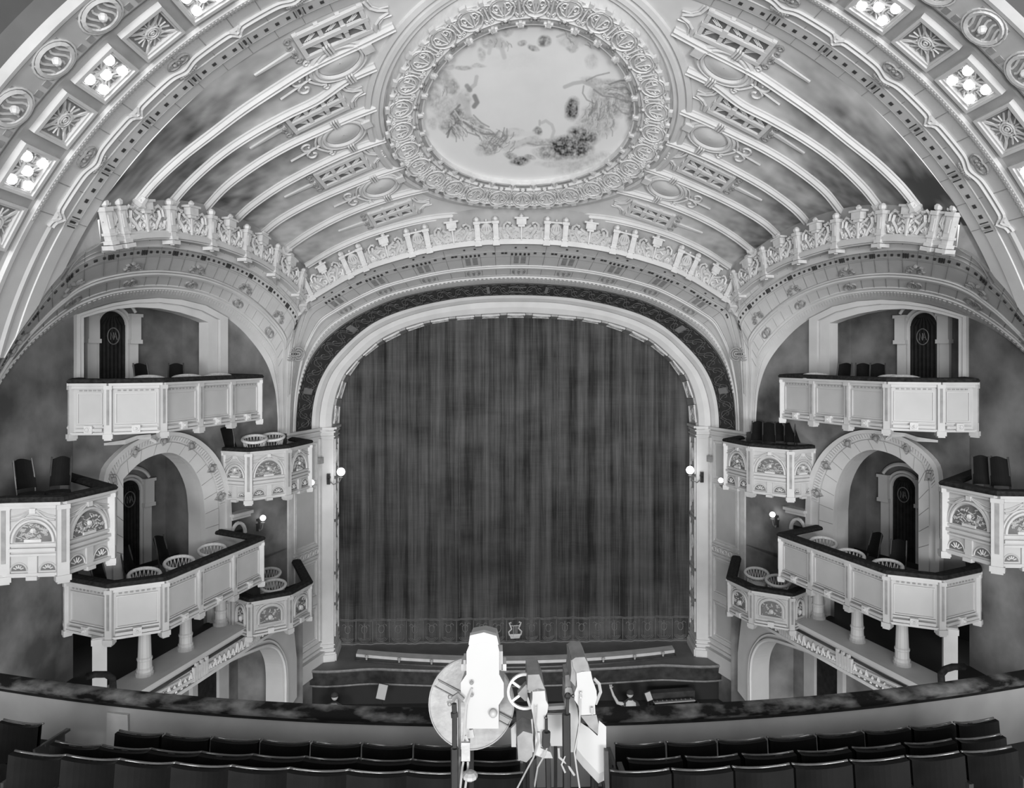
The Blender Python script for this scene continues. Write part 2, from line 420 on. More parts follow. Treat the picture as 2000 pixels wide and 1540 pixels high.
mb = MB(); mb.grid([[V((x, strip_y(x)-.2, ZS+.005)) for x in px], [V((x, strip_y(x)-.19, ZS+.05)) for x in px], [V((x, strip_y(x)-.01, ZS+.07)) for x in px]])
mb.build('trough', 'darkwood', fl)
for q, x0 in enumerate((710, 777, 842, 1046, 1114, 1180, 1244, 1303)):
    p = bpY(x0, 1288, 23.4); x = p.x; y = strip_y(x)-.13
    k = MB(); k.lathe([(.03, 0), (.03, .05), (.05, .07), (.055, .11), (.02, .15)], (x, y, ZS+.06), 8)
    k.build('footlight_knob', 'pale', fl)
# pit
mb = MB(); mb.face([(-8.5, 23.55, ZS-.02), (8.5, 23.55, ZS-.02), (8.5, 23.55, -1.5), (-8.5, 23.55, -1.5)]); ST(mb.build('wall_pit', 'black'), 'black wall under the stage front')
mb = MB(); mb.box((0, 20.45, -.6), (14, 6.1, .1)); ST(mb.build('floor', 'black'), 'dark floor of the orchestra pit')
# ---- vault
NY = 170; NX = 220; vs = []; vc = []
def sstep(x): x = max(0, min(1, x)); return x*x*(3-2*x)
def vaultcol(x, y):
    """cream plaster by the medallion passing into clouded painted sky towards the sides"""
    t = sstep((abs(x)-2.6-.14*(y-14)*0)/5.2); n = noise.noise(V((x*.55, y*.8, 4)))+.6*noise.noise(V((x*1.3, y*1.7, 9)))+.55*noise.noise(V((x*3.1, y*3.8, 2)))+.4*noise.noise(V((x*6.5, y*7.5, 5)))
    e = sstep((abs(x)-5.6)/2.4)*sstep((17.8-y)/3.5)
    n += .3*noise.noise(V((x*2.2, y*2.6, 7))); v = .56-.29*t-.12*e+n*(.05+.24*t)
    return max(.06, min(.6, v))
for j in range(NY+1):
    Y = 13.78+(22.0-13.78)*j/NY; xm = min(-Gx(Y)+.12, 8.2)
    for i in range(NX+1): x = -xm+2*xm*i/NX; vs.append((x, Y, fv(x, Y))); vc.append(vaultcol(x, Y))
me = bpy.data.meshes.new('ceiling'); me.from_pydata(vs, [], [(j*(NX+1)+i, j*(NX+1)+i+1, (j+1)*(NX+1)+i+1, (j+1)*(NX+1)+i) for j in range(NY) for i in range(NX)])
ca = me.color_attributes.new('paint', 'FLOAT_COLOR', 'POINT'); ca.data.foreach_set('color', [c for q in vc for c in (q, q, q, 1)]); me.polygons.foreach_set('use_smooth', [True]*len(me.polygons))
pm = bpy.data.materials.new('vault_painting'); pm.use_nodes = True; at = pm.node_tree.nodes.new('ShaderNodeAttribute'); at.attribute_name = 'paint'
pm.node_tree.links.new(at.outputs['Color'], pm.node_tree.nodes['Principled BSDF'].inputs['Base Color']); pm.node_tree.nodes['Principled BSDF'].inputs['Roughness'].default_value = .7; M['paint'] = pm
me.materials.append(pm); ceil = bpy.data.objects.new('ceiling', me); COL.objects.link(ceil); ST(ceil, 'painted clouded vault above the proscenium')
# ---- great arch (barrel of Y bands)
GZ0 = ZC-2.343
def GR(Y): return 9.48+.07*(13.8-Y)
def gfn(th, Y): a = radians(th); return V((GR(Y)*sin(a), Y, GZ0+GR(Y)*cos(a)))
GS = Surf(gfn, (0, 12, GZ0+2))
TH = 76.0
prof = [(13.8, -.12), (13.8, 0), (13.5, 0), (13.49, .02), (13.2, .02), (13.19, 0), (13.0, 0), (12.99, .02), (12.92, .03), (12.86, .0), (12.5, 0), (12.47, .03), (12.38, .03), (12.36, -.03), (12.3, -.05), (11.28, -.05), (11.27, -.14), (11.18, -.14), (11.17, -.02), (11.1, .02), (10.45, .02), (10.42, .05), (10.36, .05), (10.34, -.1), (10.2, -.3), (9.6, -.5), (6, -.9), (0, -1.2), (-6, -1.2)]
mb = MB(); NT = 120
extc = [bpCyl(x, y) for x, y in [(122, 531), (95, 562), (60, 612), (30, 655), (5, 700), (-15, 745), (-30, 800)]]
extT = [(math.degrees(atan2(abs(p.x), p.z-GZ0)), p.y) for p in extc]
def ylim(th):
    th = abs(th)
    if th <= 61.5: return 99
    if th <= extT[0][0]: return 13.85
    for (a, b), (c, d) in zip(extT[:-1], extT[1:]):
        if th <= c: return b+(d-b)*(th-a)/(c-a)
    return extT[-1][1]
def GSc(th, Y, n): return GS(th, min(Y, ylim(th)+.02), n)
NT = 200
def gpart(lo, hi): return [q for q in prof if lo <= q[0] <= hi]
mb.grid([[GSc(-TH+2*TH*i/NT, Y, n) for i in range(NT+1)] for Y, n in gpart(12.36, 99)])
ga = ST(mb.build('trim_4', 'cream'), 'great outer arch of cream mouldings spanning the auditorium')
mb = MB(); mb.grid([[GSc(-TH+2*TH*i/NT, Y, n) for i in range(NT+1)] for Y, n in gpart(11.18, 12.36)]); mb.build('coffered_band', 'soffit', ga)
mb = MB(); mb.grid([[GSc(-TH+2*TH*i/NT, Y, n) for i in range(NT+1)] for Y, n in gpart(10.34, 11.18)]); mb.build('outer_band', 'outer', ga)
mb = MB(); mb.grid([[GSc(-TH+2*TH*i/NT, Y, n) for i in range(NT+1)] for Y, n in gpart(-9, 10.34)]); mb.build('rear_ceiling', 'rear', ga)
# ring of wall above the vault edge that carries the arch front
def theta_lo(): return 64
mb = MB(); md = MB()
k = 0
for i in range(-48, 49):            # dash row
    th = 1.34*i/1.0
    if abs(th) > 61.5: continue
    m = abs(th) % 6.7
    if m < .6 or m > 6.1: continue
    GS.blk(md, th-.22, th+.22, 13.32, 13.40, .0, .03)
for i in range(-9, 10):             # groups of bars with an almond between
    th = 6.7*i
    if abs(th) > 61.5: continue
    for o in (-.55, .55): GS.blk(md, th+o-.06, th+o+.06, 13.26, 13.47, 0, .03)
    GS.line(md, [(th, 13.27), (th+.02, 13.34), (th, 13.42)], .028, .01)
    GS.line(mb, [(th+.2, 13.24), (th+.32, 13.37), (th+.2, 13.5)], .012, .03); GS.line(mb, [(th-.2, 13.24), (th-.32, 13.37), (th-.2, 13.5)], .012, .03)
md.build('dash_row', 'dash', ga)
for i in range(-150, 151):
    th = i*.42
    if abs(th) > 61.5: continue
    GS.blk(mb, th-.1, th+.1, 12.40, 12.46, .02, .05)
mb.build('bead_row', 'soffit', ga)
mb = MB(); ml = MB()
path = []
for i in range(-615, 616, 3):       # scalloped double line with cusps
    th = i/10; c = abs((abs(th)+6.7) % 13.4-6.7)     # 0 at even groups
    c2 = abs((abs(th)) % 13.4-6.7)
    y = 12.95-.03+ (.17*math.exp(-(c2/.45)**2)) + (.10*math.exp(-(c/1.0)**2))
    path.append((th, y))
GS.line(mb, path, .035, .04); GS.line(mb, [(a, b-.09) for a, b in path], .03, .03); mb.build('scalloped_moulding', 'cream', ga)
GS.line(ml, [(a, b-.045) for a, b in path], .02, .03)
for i in range(-20, 21):
    th = i*3.35
    if abs(th) > 62 : continue
    GS.line(ml, [(th, 12.5), (th, 12.84)], .008, .004)
    abs(th) < 61 and GS.line(ml, [(th, 13.1), (th, 13.78)], .006, .004)
for Y in (13.2, 13.49): GS.line(ml, [(-61+1.22*i, Y) for i in range(101)], .007, .02)
ml.build('painted_joint', 'line', ga)
mr = MB(); mc = MB()
for i in range(-4, 5):              # intertwined rings
    th = 13.4*i+6.4*0+ (33.3-13.4*2)*0
    th = 13.35*i
    if abs(th) > 64: continue
    for o in (-.6, .6): GS.line(mr, [(th+o*.8+x, 12.69+y) for x, y in ell(0, 0, .75, .1, n=14)], .022, .03, closed=True)
    for o in (-.5, 0, .5):
        mr.ball(GS(th+o, 12.69, .03), .035, 6)
    for j in range(9):
        o = -1+.25*j; GS.line(mr, spiral(th+o, 13.02+.05*(1-abs(o)), .12, .03, j, .8, 6, .25), .02, .07)
mr.build('ring_ornament', 'relief_dk', ga)
def coffer(th, kind):
    h = 2.05; y0, y1 = 11.45, 12.12; out = MB(); g = MB()
    for (a, b, c, d) in ((th-h-.3, th+h+.3, y0-.07, y0), (th-h-.3, th+h+.3, y1, y1+.07), (th-h-.3, th-h, y0, y1), (th+h, th+h+.3, y0, y1)):
        GS.blk(out, a, b, c, d, -.06, .05, 1); 
    for (a, b, c, d) in ((th-h, th+h, y0, y0+.04), (th-h, th+h, y1-.04, y1), (th-h, th-h+.22, y0, y1), (th+h-.22, th+h, y0, y1)):
        GS.blk(out, a, b, c, d, -.06, .02, 1)
    GS.blk(g, th-h, th+h, y0, y1, -.058, -.05)
    r = MB(); ym = (y0+y1)/2
    k = pi/180*GR(ym)
    def cp(a, b): return (th+a/k, ym+b)
    H = .30
    for q in range(4):               # four arcs cutting the corners
        cx, cy = ((-1, -1), (1, -1), (1, 1), (-1, 1))[q]; 
    for q in range(4):
        dx, dy = ((0, -1), (1, 0), (0, 1), (-1, 0))[q]
        pts = []
        for t in range(9):
            u = -1+t/4; a = H*u*(1 if dx == 0 else 0)+dx*H*(.98-.62*(1-u*u)); b = H*u*(1 if dy == 0 else 0)+dy*H*(.98-.62*(1-u*u))
            pts.append(cp(a, b))
        GS.line(r, pts, .02, -.01)
        for t in (-1, 0, 1):
            GS.line(r, [cp(dx*H*.5+dy*t*.03, dy*H*.5+dx*t*.03), cp(dx*H*.9+dy*t*.12, dy*H*.9+dx*t*.12)], .016, -.02)
    if kind == 'rosette':
        for rr in (.03, .08, .12): GS.line(r, [cp(rr*cos(a), rr*sin(a)) for a in [2*pi*i/10 for i in range(10)]], .02, 0, closed=True)
        for i in range(8):
            a = pi/4*i; GS.line(r, [cp(.1*cos(a), .1*sin(a)), cp(.16*cos(a+.3), .16*sin(a+.3))], .02, -.01)
    else:
        rnd = random.Random(int(th*10))
        for _ in range(60):
            a = rnd.uniform(-.3, .3); b = rnd.uniform(-.3, .3); r.ball(GS(*cp(a, b), -.04), .02, 4)
    return out, g, r
side_txt = {-1: 'left', 1: 'right'}
nth = 0
for side in (-1, 1):
    for kk, th0 in enumerate((34.05, 45.6, 57.15)):
        th = side*th0; out, g, r = coffer(th, 'bulb')
        where = ('upper', 'middle', 'lower')[kk]
        t = thing('coffer_light', GS(th, 11.78, 0), '%s of the square coffers with five lit bulbs on the %s of the great arch' % (where, side_txt[side]), 'ceiling light', 'five-bulb coffers of the great arch')
        out.build('frame', 'cream', t); g.build('ground', 'relief_dk', t); r.build('scrollwork', 'relief', t)
        for a, b in ((0, 0), (-1.25, -.19), (1.25, .19), (-1.25, .19), (1.25, -.19)):
            mbb = MB(); p = GS(th+a, 11.785+b*.98, 0); mbb.ball(p, .085, 12); bo = mbb.build('bulb', 'bulb', t, smooth=True)
            s2 = MB(); s2.lathe([(.06, 0), (.05, .05)], p-V((0, 0, 0)) + (p-V((0, p.y, GZ0))).normalized()*.06, 8); s2.build('socket', 'grey', bo)
        if kk == 1:
            pass
    for kk, th0 in enumerate((28.3, 39.8, 51.3, 62.8)):
        th = side*th0; out, g, r = coffer(th, 'rosette')
        out.build('coffer_frame', 'cream', ga); g.build('coffer_ground', 'relief_dk', ga); r.build('rosette', 'relief', ga)
    for kk in range(0, 9):            # large round bosses and chequers of the outer band
        th = side*(41.8+5.45*(kk-4)*2/1.0*1.0) if False else side*(25.5+5.42*kk)
        if th0 > 70: continue
        b = MB(); d = MB(); k2 = pi/180*GR(10.8)
        for rr, tr in ((.27, .04), (.33, .018)): GS.line(b, [(th+rr*cos(a)/k2, 10.78+rr*sin(a)) for a in [2*pi*i/22 for i in range(22)]], tr, .03, closed=True)
        for q in range(5): GS.line(b, [(th+(-.2+.1*q)/k2+.25*sin(a*2)/k2*.2, 10.78+.2*sin(a)) for a in [-1.2+.4*i for i in range(7)]], .022, .03)
        b.ball(GS(th, 10.78, .08), .07, 8); b.build('round_boss', 'relief', ga)
        GS.line(d, [(th+.3*cos(a)/k2, 10.78+.3*sin(a)) for a in [2*pi*i/22 for i in range(22)]], .03, .0, closed=True)
        GS.blk(d, th-.27/k2, th+.27/k2, 10.52, 11.04, .02, .03); 
        for o in (2.15, 3.25): GS.blk(d, th+side*(o-.3), th+side*(o+.3), 10.94, 11.06, .02, .03); 
        d.build('boss_ground', 'relief_dk', ga)
# ================================================================ proscenium arch
def full(ptsL):                     # left half -> full symmetric list
    P = [V(p) for p in ptsL]; P[-1] = V((0, P[-1].y, P[-1].z)); return P+[V((-p.x, p.y, p.z)) for p in reversed(P[:-1])]
def PY(px, Y): return [bpY(x, y, Y) for x, y in px]
c0px = [(661, 845), (661, 809.5), (664.7, 780), (669.6, 758.8), (680.3, 735.4), (701.8, 704.2), (736.9, 675), (760, 663), (800, 644), (850, 628.8), (904, 622), (970, 619), (1007, 618.4)]
c1px = [(648.5, 845), (649, 813), (655, 778), (662, 755), (676.5, 725.7), (705.7, 694.5), (735, 669), (760, 653.6), (800, 637), (850, 624), (904, 617), (965, 613), (1007, 611)]
c2px = [(623.8, 845), (625.8, 803.7), (633.6, 766.6), (649, 729.6), (676.5, 694.5), (715.5, 657.5), (760, 632), (800, 617), (850, 604), (930, 592), (1007, 589.6)]
c3px = [(609, 845), (610, 811.5), (616, 772.5), (627.7, 739), (649, 704), (686, 665), (725, 634), (760, 616.5), (800, 603), (850, 591), (914, 580.8), (1007, 576.8)]
c4px = [(575.7, 848), (577, 813.4), (582.9, 764.7), (600, 714), (627.7, 671), (664.8, 638), (705.7, 612.6), (760, 588), (800, 576.5), (850, 566), (914, 557.6), (1007, 552.8)]
K0 = Curve(full(PY(c0px, 25.15)), 8); K1 = Curve(full(PY(c1px, 24.15)), 8); K2 = Curve(full(PY(c2px, 23.95)), 8); K3 = Curve(full(PY(c3px, 23.75)), 8); K4 = Curve(full(PY(c4px, 23.1)), 8)
vpx = [(566, 848, 22.3), (567, 800, 22.25), (569, 762, 22.2), (572, 720, 22.1), (575, 672, 22.0), (583, 632, 21.8), (592.6, 599, 21.5)]
VAL = [bpY(x, y, Y) for x, y, Y in vpx]
c5px = [(622, 580, 21.3), (645, 566, 21.15), (680, 546, 20.95), (720, 527, 20.8), (780, 508, 20.65), (850, 491, 20.6), (930, 480, 20.6), (1010, 476.8, 20.6)]
c5L = VAL+[bpY(x, y, Y) for x, y, Y in c5px]
K5 = Curve(full(c5L), 8)
U5 = K5.par(lambda p: (p-VAL[-1]).dot(V((1, 0, 1))))      # parameter of the V corner
K4len = K4.len
def remap(u):        # param of K4 matching crest param
    return u
SP = Surf(lambda u, v: K4.at(u).lerp(K5.at(u), v), (0, 12, 10))
TP = [0, .06, .10, .104, .11, .20, .205, .24, .245, .41, .42, .45, .46, .49, .50, .70, .72, .84, .86, 1]
NP = [.0, .01, .01, .05, .05, .05, .02, .02, .0, .0, .05, .05, .02, .04, 0, 0, .01, .01, .0, .0]
mb = MB(); mb.grid([[SP(i/140, v, n) for i in range(141)] for v, n in zip(TP, NP)])
pa = ST(mb.build('trim_5', 'cream'), 'cream flaring arch around the dark band of the proscenium')
mb = MB()
def lw(v0, v1): return max(.1, (v1-v0))
NB = 130
for i in range(NB+1):
    u = U5*.35+(1-U5*.7)*i/NB
    SP.blk(mb, u-.0017, u+.0017, .12, .19, .04, .075)
mb.build('dentil_row', 'cream', pa)
md = MB(); mp = MB(); mr = MB(); ml = MB()
uc = [.5+k*.0685 for k in range(-5, 6)]
for i, u in enumerate(uc):
    if u < U5 or u > 1-U5: continue
    for o in (-.0035, .0035): mr_ = [(u+o+.0045*cos(a), .33+.055*sin(a)) for a in [2*pi*j/14 for j in range(14)]]; SP.line(mr, mr_, .022, .02, closed=True)
    SP.line(mr, [(u+.0095*cos(a), .33+.075*sin(a)) for a in [2*pi*j/18 for j in range(18)]], .016, .02, closed=True)
    for o in (-.0095, .0005):
        SP.blk(mp, u+o+.001, u+o+.008, .54, .74, .004, .01, 2)
    for o in (-.0115, -.006, 0, .006, .0115): SP.blk(md, u+o-.0014, u+o+.0014, .755, .80, 0, .03)
    for o in (-.007, .007): SP.blk(md, u+o-.0013, u+o+.0013, .915, .935, 0, .02)
    for o in (.02, .032, .044, .056-.0075):
        if i < len(uc)-1: SP.blk(md, u+o-.0018, u+o+.0018, .79, .82, 0, .03)
    for o in (-.013, .013): SP.line(ml, [(u+o, .22), (u+o, .74)], .006, .012)
    SP.line(ml, [(u+.034, .22), (u+.034, .97)], .006, .012)
md.build('dash_row', 'dash', pa); mp.build('arched_panel', 'relief_dk', pa); mr.build('ring_ornament', 'relief_dk', pa)
for v in (.245, .505, .72, .87): SP.line(ml, [(i/120, v) for i in range(121)], .008, .008)
ml.build('painted_joint', 'line', pa)
# dark band
SB = Surf(lambda u, v: K3.at(u).lerp(K4.at(u), v), (0, 12, 10))
mb = MB(); SB.sheet(mb, 0, 1, 0, 1, 120, 3); band = ST(mb.build('trim_6', 'band'), 'dark carved band arching over the curtain')
mb = MB(); rnd = random.Random(3)
NN = 64
for i in range(NN):
    u = .008+.984*(i+.5)/NN; d = .984/NN
    s = 1 if i % 2 else -1
    wv = K3.len*d/ .85
    SB.line(mb, [(u+d*.62*cos(a)*r, .5+.36*sin(a)*r) for a, r in [(2*pi*j/9*s, 1-.09*j) for j in range(10)]], .012, .02)
    SB.line(mb, [(u-d*.5, .5-.33*s), (u, .5+.1*s), (u+d*.5, .5+.36*s)], .012, .02)
    for o in (.12, .88): SB.line(mb, [(u-d*.3, o), (u, o+.04*s), (u+d*.3, o)], .01, .02)
for v in (.03, .97): SB.line(mb, [(j/120, v) for j in range(121)], .015, .01)
for v in (.3, .7): SB.line(mb, [(.485+.03*j/5, v) for j in range(6)], .02, .02)
mb.build('foliage_relief', 'bandrel', band)
mb = MB()
for u in (.072, .205, .45, .55, .795, .928):
    dd = .0052 if abs(u-.5) > .1 else .0025
    SB.blk(mb, u-dd, u+dd, .27, .73, .0, .03)
mb.build('label_tablet', 'curtrel', band)
# casing rings and reveal
rows = []
def row(Ks, t, n, k=110):
    A, B = Ks; return [A.at(i/k).lerp(B.at(i/k), t)+V((0, -n, 0)) for i in range(k+1)]
mb = MB(); mb.grid([row((K3, K2), 0, .0), row((K3, K2), .05, .08), row((K3, K2), .5, .1), row((K3, K2), .95, .05), row((K3, K2), 1, 0), row((K2, K1), .03, .02), row((K2, K1), .5, .05), row((K2, K1), .97, .03), row((K2, K1), 1, .0)])
cas = ST(mb.build('trim_7', 'cream', smooth=False), 'smooth cream casing of the proscenium opening')
mb = MB(); mb.grid([row((K1, K0), 0, 0), row((K1, K0), 1, 0)]); mb.build('reveal', 'relief', cas)
SR = Surf(lambda u, v: K1.at(u).lerp(K0.at(u), v), (0, 24, 8))
mb = MB(); mk = MB()
for i in range(19):
    u = .01+.98*(i+.5)/19; d = .98/19
    if i % 1 == 0:
        SR.blk(mk, u+d*.37, u+d*.62, .05, .95, 0, .06, 2)
    SR.line(mb, [(u-d*.34, .15), (u+d*.34, .15), (u+d*.34, .85), (u-d*.34, .85)], .03, .03, closed=True)
    SR.line(mb, [(u+d*.2*cos(a), .5+.25*sin(a)) for a in [2*pi*j/10 for j in range(10)]], .03, .04, closed=True)
    SR.line(mb, [(u-d*.25, .3), (u, .6), (u+d*.25, .3)], .02, .04)
mb.build('reveal_relief', 'relief', cas); mk.build('reveal_block', 'relief_dk', cas)
# ================================================================ side arches
s0px = [(542, 845), (542, 815), (536.7, 760), (519, 707), (480.5, 654), (440, 619), (396, 596.5), (350, 586), (305, 582.4), (255, 585.5), (210, 593), (144, 617.5), (70, 665), (22.8, 712), (-15, 765), (-40, 820)]
S0 = Curve([bpW(x, y) for x, y in s0px], 8)
crest_px = [(592.6, 599), (560, 556), (526, 529.6), (491, 508.6), (430, 484.4), (397.6, 475.3), (365, 468.8), (319.5, 463), (274, 463.5), (235, 469), (187, 478)]
CRL = [bpV(x, y, GA, GB) for x, y in crest_px]
CRL[0] = VAL[-1].copy()
ext = [V((p.x, p.y, p.z)) for p in [bpY(150, 500, 13.85)]]+[V(p) for p in extc]
S1 = Curve(VAL+CRL[1:]+ext, 8)
# match parameters: piecewise so that the V corner meets the arch where it does in the photo
uV1 = S1.par(lambda p: p.z-VAL[-1].z+.001); uE1 = S1.par(lambda p: (14.05-p.y))
def inv(px): # param on S0 nearest to pixel x
    tgt = bpW(*px); return min(((S0.at(i/400)-tgt).length, i/400) for i in range(401))[1]
uV0 = inv((524, 715)); uE0 = inv((196, 596.5))
def m0(u):
    if u < uV1: return u/uV1*uV0
    if u < uE1: return uV0+(u-uV1)/(uE1-uV1)*(uE0-uV0)
    return uE0+(u-uE1)/(1-uE1)*(1-uE0)
SS = Surf(lambda u, v: S0.at(m0(u)).lerp(S1.at(u), v)+V((0, 0, .0)), (0, 14, 9))
for sx in (1, -1):
    mb = MB(); mb.grid([[SS(i/150, v, n) for i in range(151)] for v, n in zip(TP, NP)])
    sa = ST(mb.build('trim_8', 'cream', sx=sx), 'cream arch over the boxes on the '+SIDE[sx]+' wall')
    # inner drop edge
    mb = MB(); mb.grid([[SS(i/150, 0, .0) for i in range(151)], [SS(i/150, 0, -.0)+WOUT*.25 for i in range(151)]]); mb.build('arch_edge', 'cream', sa, sx)
    mb = MB()
    for i in range(120):
        u = .10+.9*i/120; SS.blk(mb, u-.0022, u+.0022, .12, .18, .04, .065)
    mb.build('dentil_row', 'cream', sa, sx)
    mr = MB(); md = MB(); ml = MB(); mo = MB()
    base = [m for m in [uV1+(uE1-uV1)*t for t in (.10, .335, .60, .88)]]+[uE1+(1-uE1)*.18, uE1+(1-uE1)*.62]
    for u in base:
        for o in (-.005, .005): SS.line(mr, [(u+o+.009*cos(a), .31+.05*sin(a)) for a in [2*pi*j/14 for j in range(14)]], .025, .02, closed=True)
        SS.line(mr, [(u, .27), (u, .35)], .03, .02)
        for q in (-1, 1):
            SS.line(mo, [(u+q*a, .56+b) for a, b in spiral(.013, .0, .008, .002, pi/2, 1.3*1, 10, 4)], .028, .03)
            SS.line(mo, [(u+q*.003, .60), (u+q*.009, .625), (u+q*.014, .61)], .03, .03)
        mo.ball(SS(u, .64, .03), .05, 6)
    mr.build('ring_ornament', 'relief_dk', sa, sx); mo.build('scroll_ornament', 'relief_dk', sa, sx)
    du = (base[1]-base[0])
    u = uV1*.93; cnt = 0
    while u < 1:
        g = cnt % 5
        if g == 0:
            for o in (-.0042, 0, .0042): SS.blk(md, u+o-.0013, u+o+.0013, .755, .82, 0, .03)
        else: SS.blk(md, u-.0022, u+.0022, .775, .805, 0, .03)
        u += .0128; cnt += 1
    md.build('dash_row', 'dash', sa, sx)
    for v in (.22, .505, .74, .84, .9): SS.line(ml, [(.08+.92*i/130, v) for i in range(131)], .008, .01)
    for i in range(30):
        u = uV1*.8+(1-uV1*.8)*i/29; SS.line(ml, [(u, .22), (u, .4)], .006, .008); SS.line(ml, [(u+.008, .5), (u+.008, .98)], .006, .008)
    ml.build('painted_joint', 'line', sa, sx)
for sx in (1, -1):
    mb = MB(); a_ = []; b_ = []
    for i in range(13):
        u = uE1+(1-uE1)*.30*i/12; p = S1.at(u); q = V((min(p.x, -8.0), 13.95, p.z-.02)); a_.append(q); xx = min(9.4, -q.x+.1); b_.append(V((-min(xx, 9.45), 13.97, max(q.z, GZ0+sqrt(max(0, 9.6**2-min(xx, 9.45)**2))))))
    mb.grid([a_, b_]); ST(mb.build('wall_spandrel_'+SIDE[sx], 'wall', sx=sx), 'small grey spandrel between cresting and great arch on the '+SIDE[sx])
# springing knot where arches meet
for sx in (1, -1):
    mb = MB()
    for (x, y) in ((567, 692), (583, 692)):
        c = bpY(x, y, 21.95)
        for r in (.19, .12, .05): mb.tube([c+V((r*cos(a), 0, r*sin(a))) for a in [2*pi*i/14 for i in range(14)]], .022, 5, closed=True)
    ST(mb.build('trim_9', 'relief_dk', sx=sx), 'interlaced ring ornament where two arches meet on the '+SIDE[sx])
# wall strip behind the crests up to the vault
for sx in (1, -1):
    mb = MB(); a = []; b = []
    for i in range(61):
        u = uV1+(uE1-uV1)*i/60; p = S1.at(u); q = V((Gx(p.y)-.04, p.y, 0)); q.z = max(fv(q.x, q.y)+.15, p.z); a.append(p+V((-.03, 0, 0))); b.append(q)
    mb.grid([a, b]); ST(mb.build('wall_crest_'+SIDE[sx], 'vaultwall', sx=sx), 'painted wall strip behind the cresting on the '+SIDE[sx])
mb = MB(); a = []; b = []
for i in range(81):
    u = U5+(1-2*U5)*i/80; p = K5.at(u); a.append(p+V((0, .04, 0))); q = V((p.x, p.y+.08, 0)); q.z = max(fv(q.x, q.y)+.02, p.z); b.append(q)
mb.grid([a, b]); ST(mb.build('wall_crest_center', 'vaultwall'), 'painted strip behind the central cresting')
# ================================================================ crestings
class Rib:                           # ribbon frame along a curve: s in metres, v up, n out
    def __init__(s, cur, u0, u1, up, out):
        s.c = cur; s.u0 = u0; s.u1 = u1; s.len = cur.len*(u1-u0); s.up = up; s.out = out
    def __call__(s, t, v, n=0):
        u = s.u0+t/s.c.len; p = s.c.at(u); T = (s.c.at(u+.002)-s.c.at(u-.002)).normalized(); U, N = s.up(p, T)
        return p+U*v+N*n
    def line(s, mb, pts, r, n=.03, k=4, closed=False): mb.tube([s(a, b, n) for a, b in pts], r, k, closed)
    def blk(s, mb, a0, a1, v0, v1, n0, n1):
        mb.hexa([s(a0, v0, n0), s(a1, v0, n0), s(a1, v1, n0), s(a0, v1, n0), s(a0, v0, n1), s(a1, v0, n1), s(a1, v1, n1), s(a0, v1, n1)])
def upc(p, T):
    N = V((0, -1, 0)); U = T.cross(N)*-1
    if U.z < 0: U = -U
    return U.normalized(), N
def ups(p, T):
    Tg = V((GB[0]-GA[0], GB[1]-GA[1], 0)).normalized(); N = V((Tg.y, -Tg.x, 0))
    if N.x < 0: N = -N
    U = T.cross(N)
    if U.z < 0: U = -U
    return U.normalized(), N
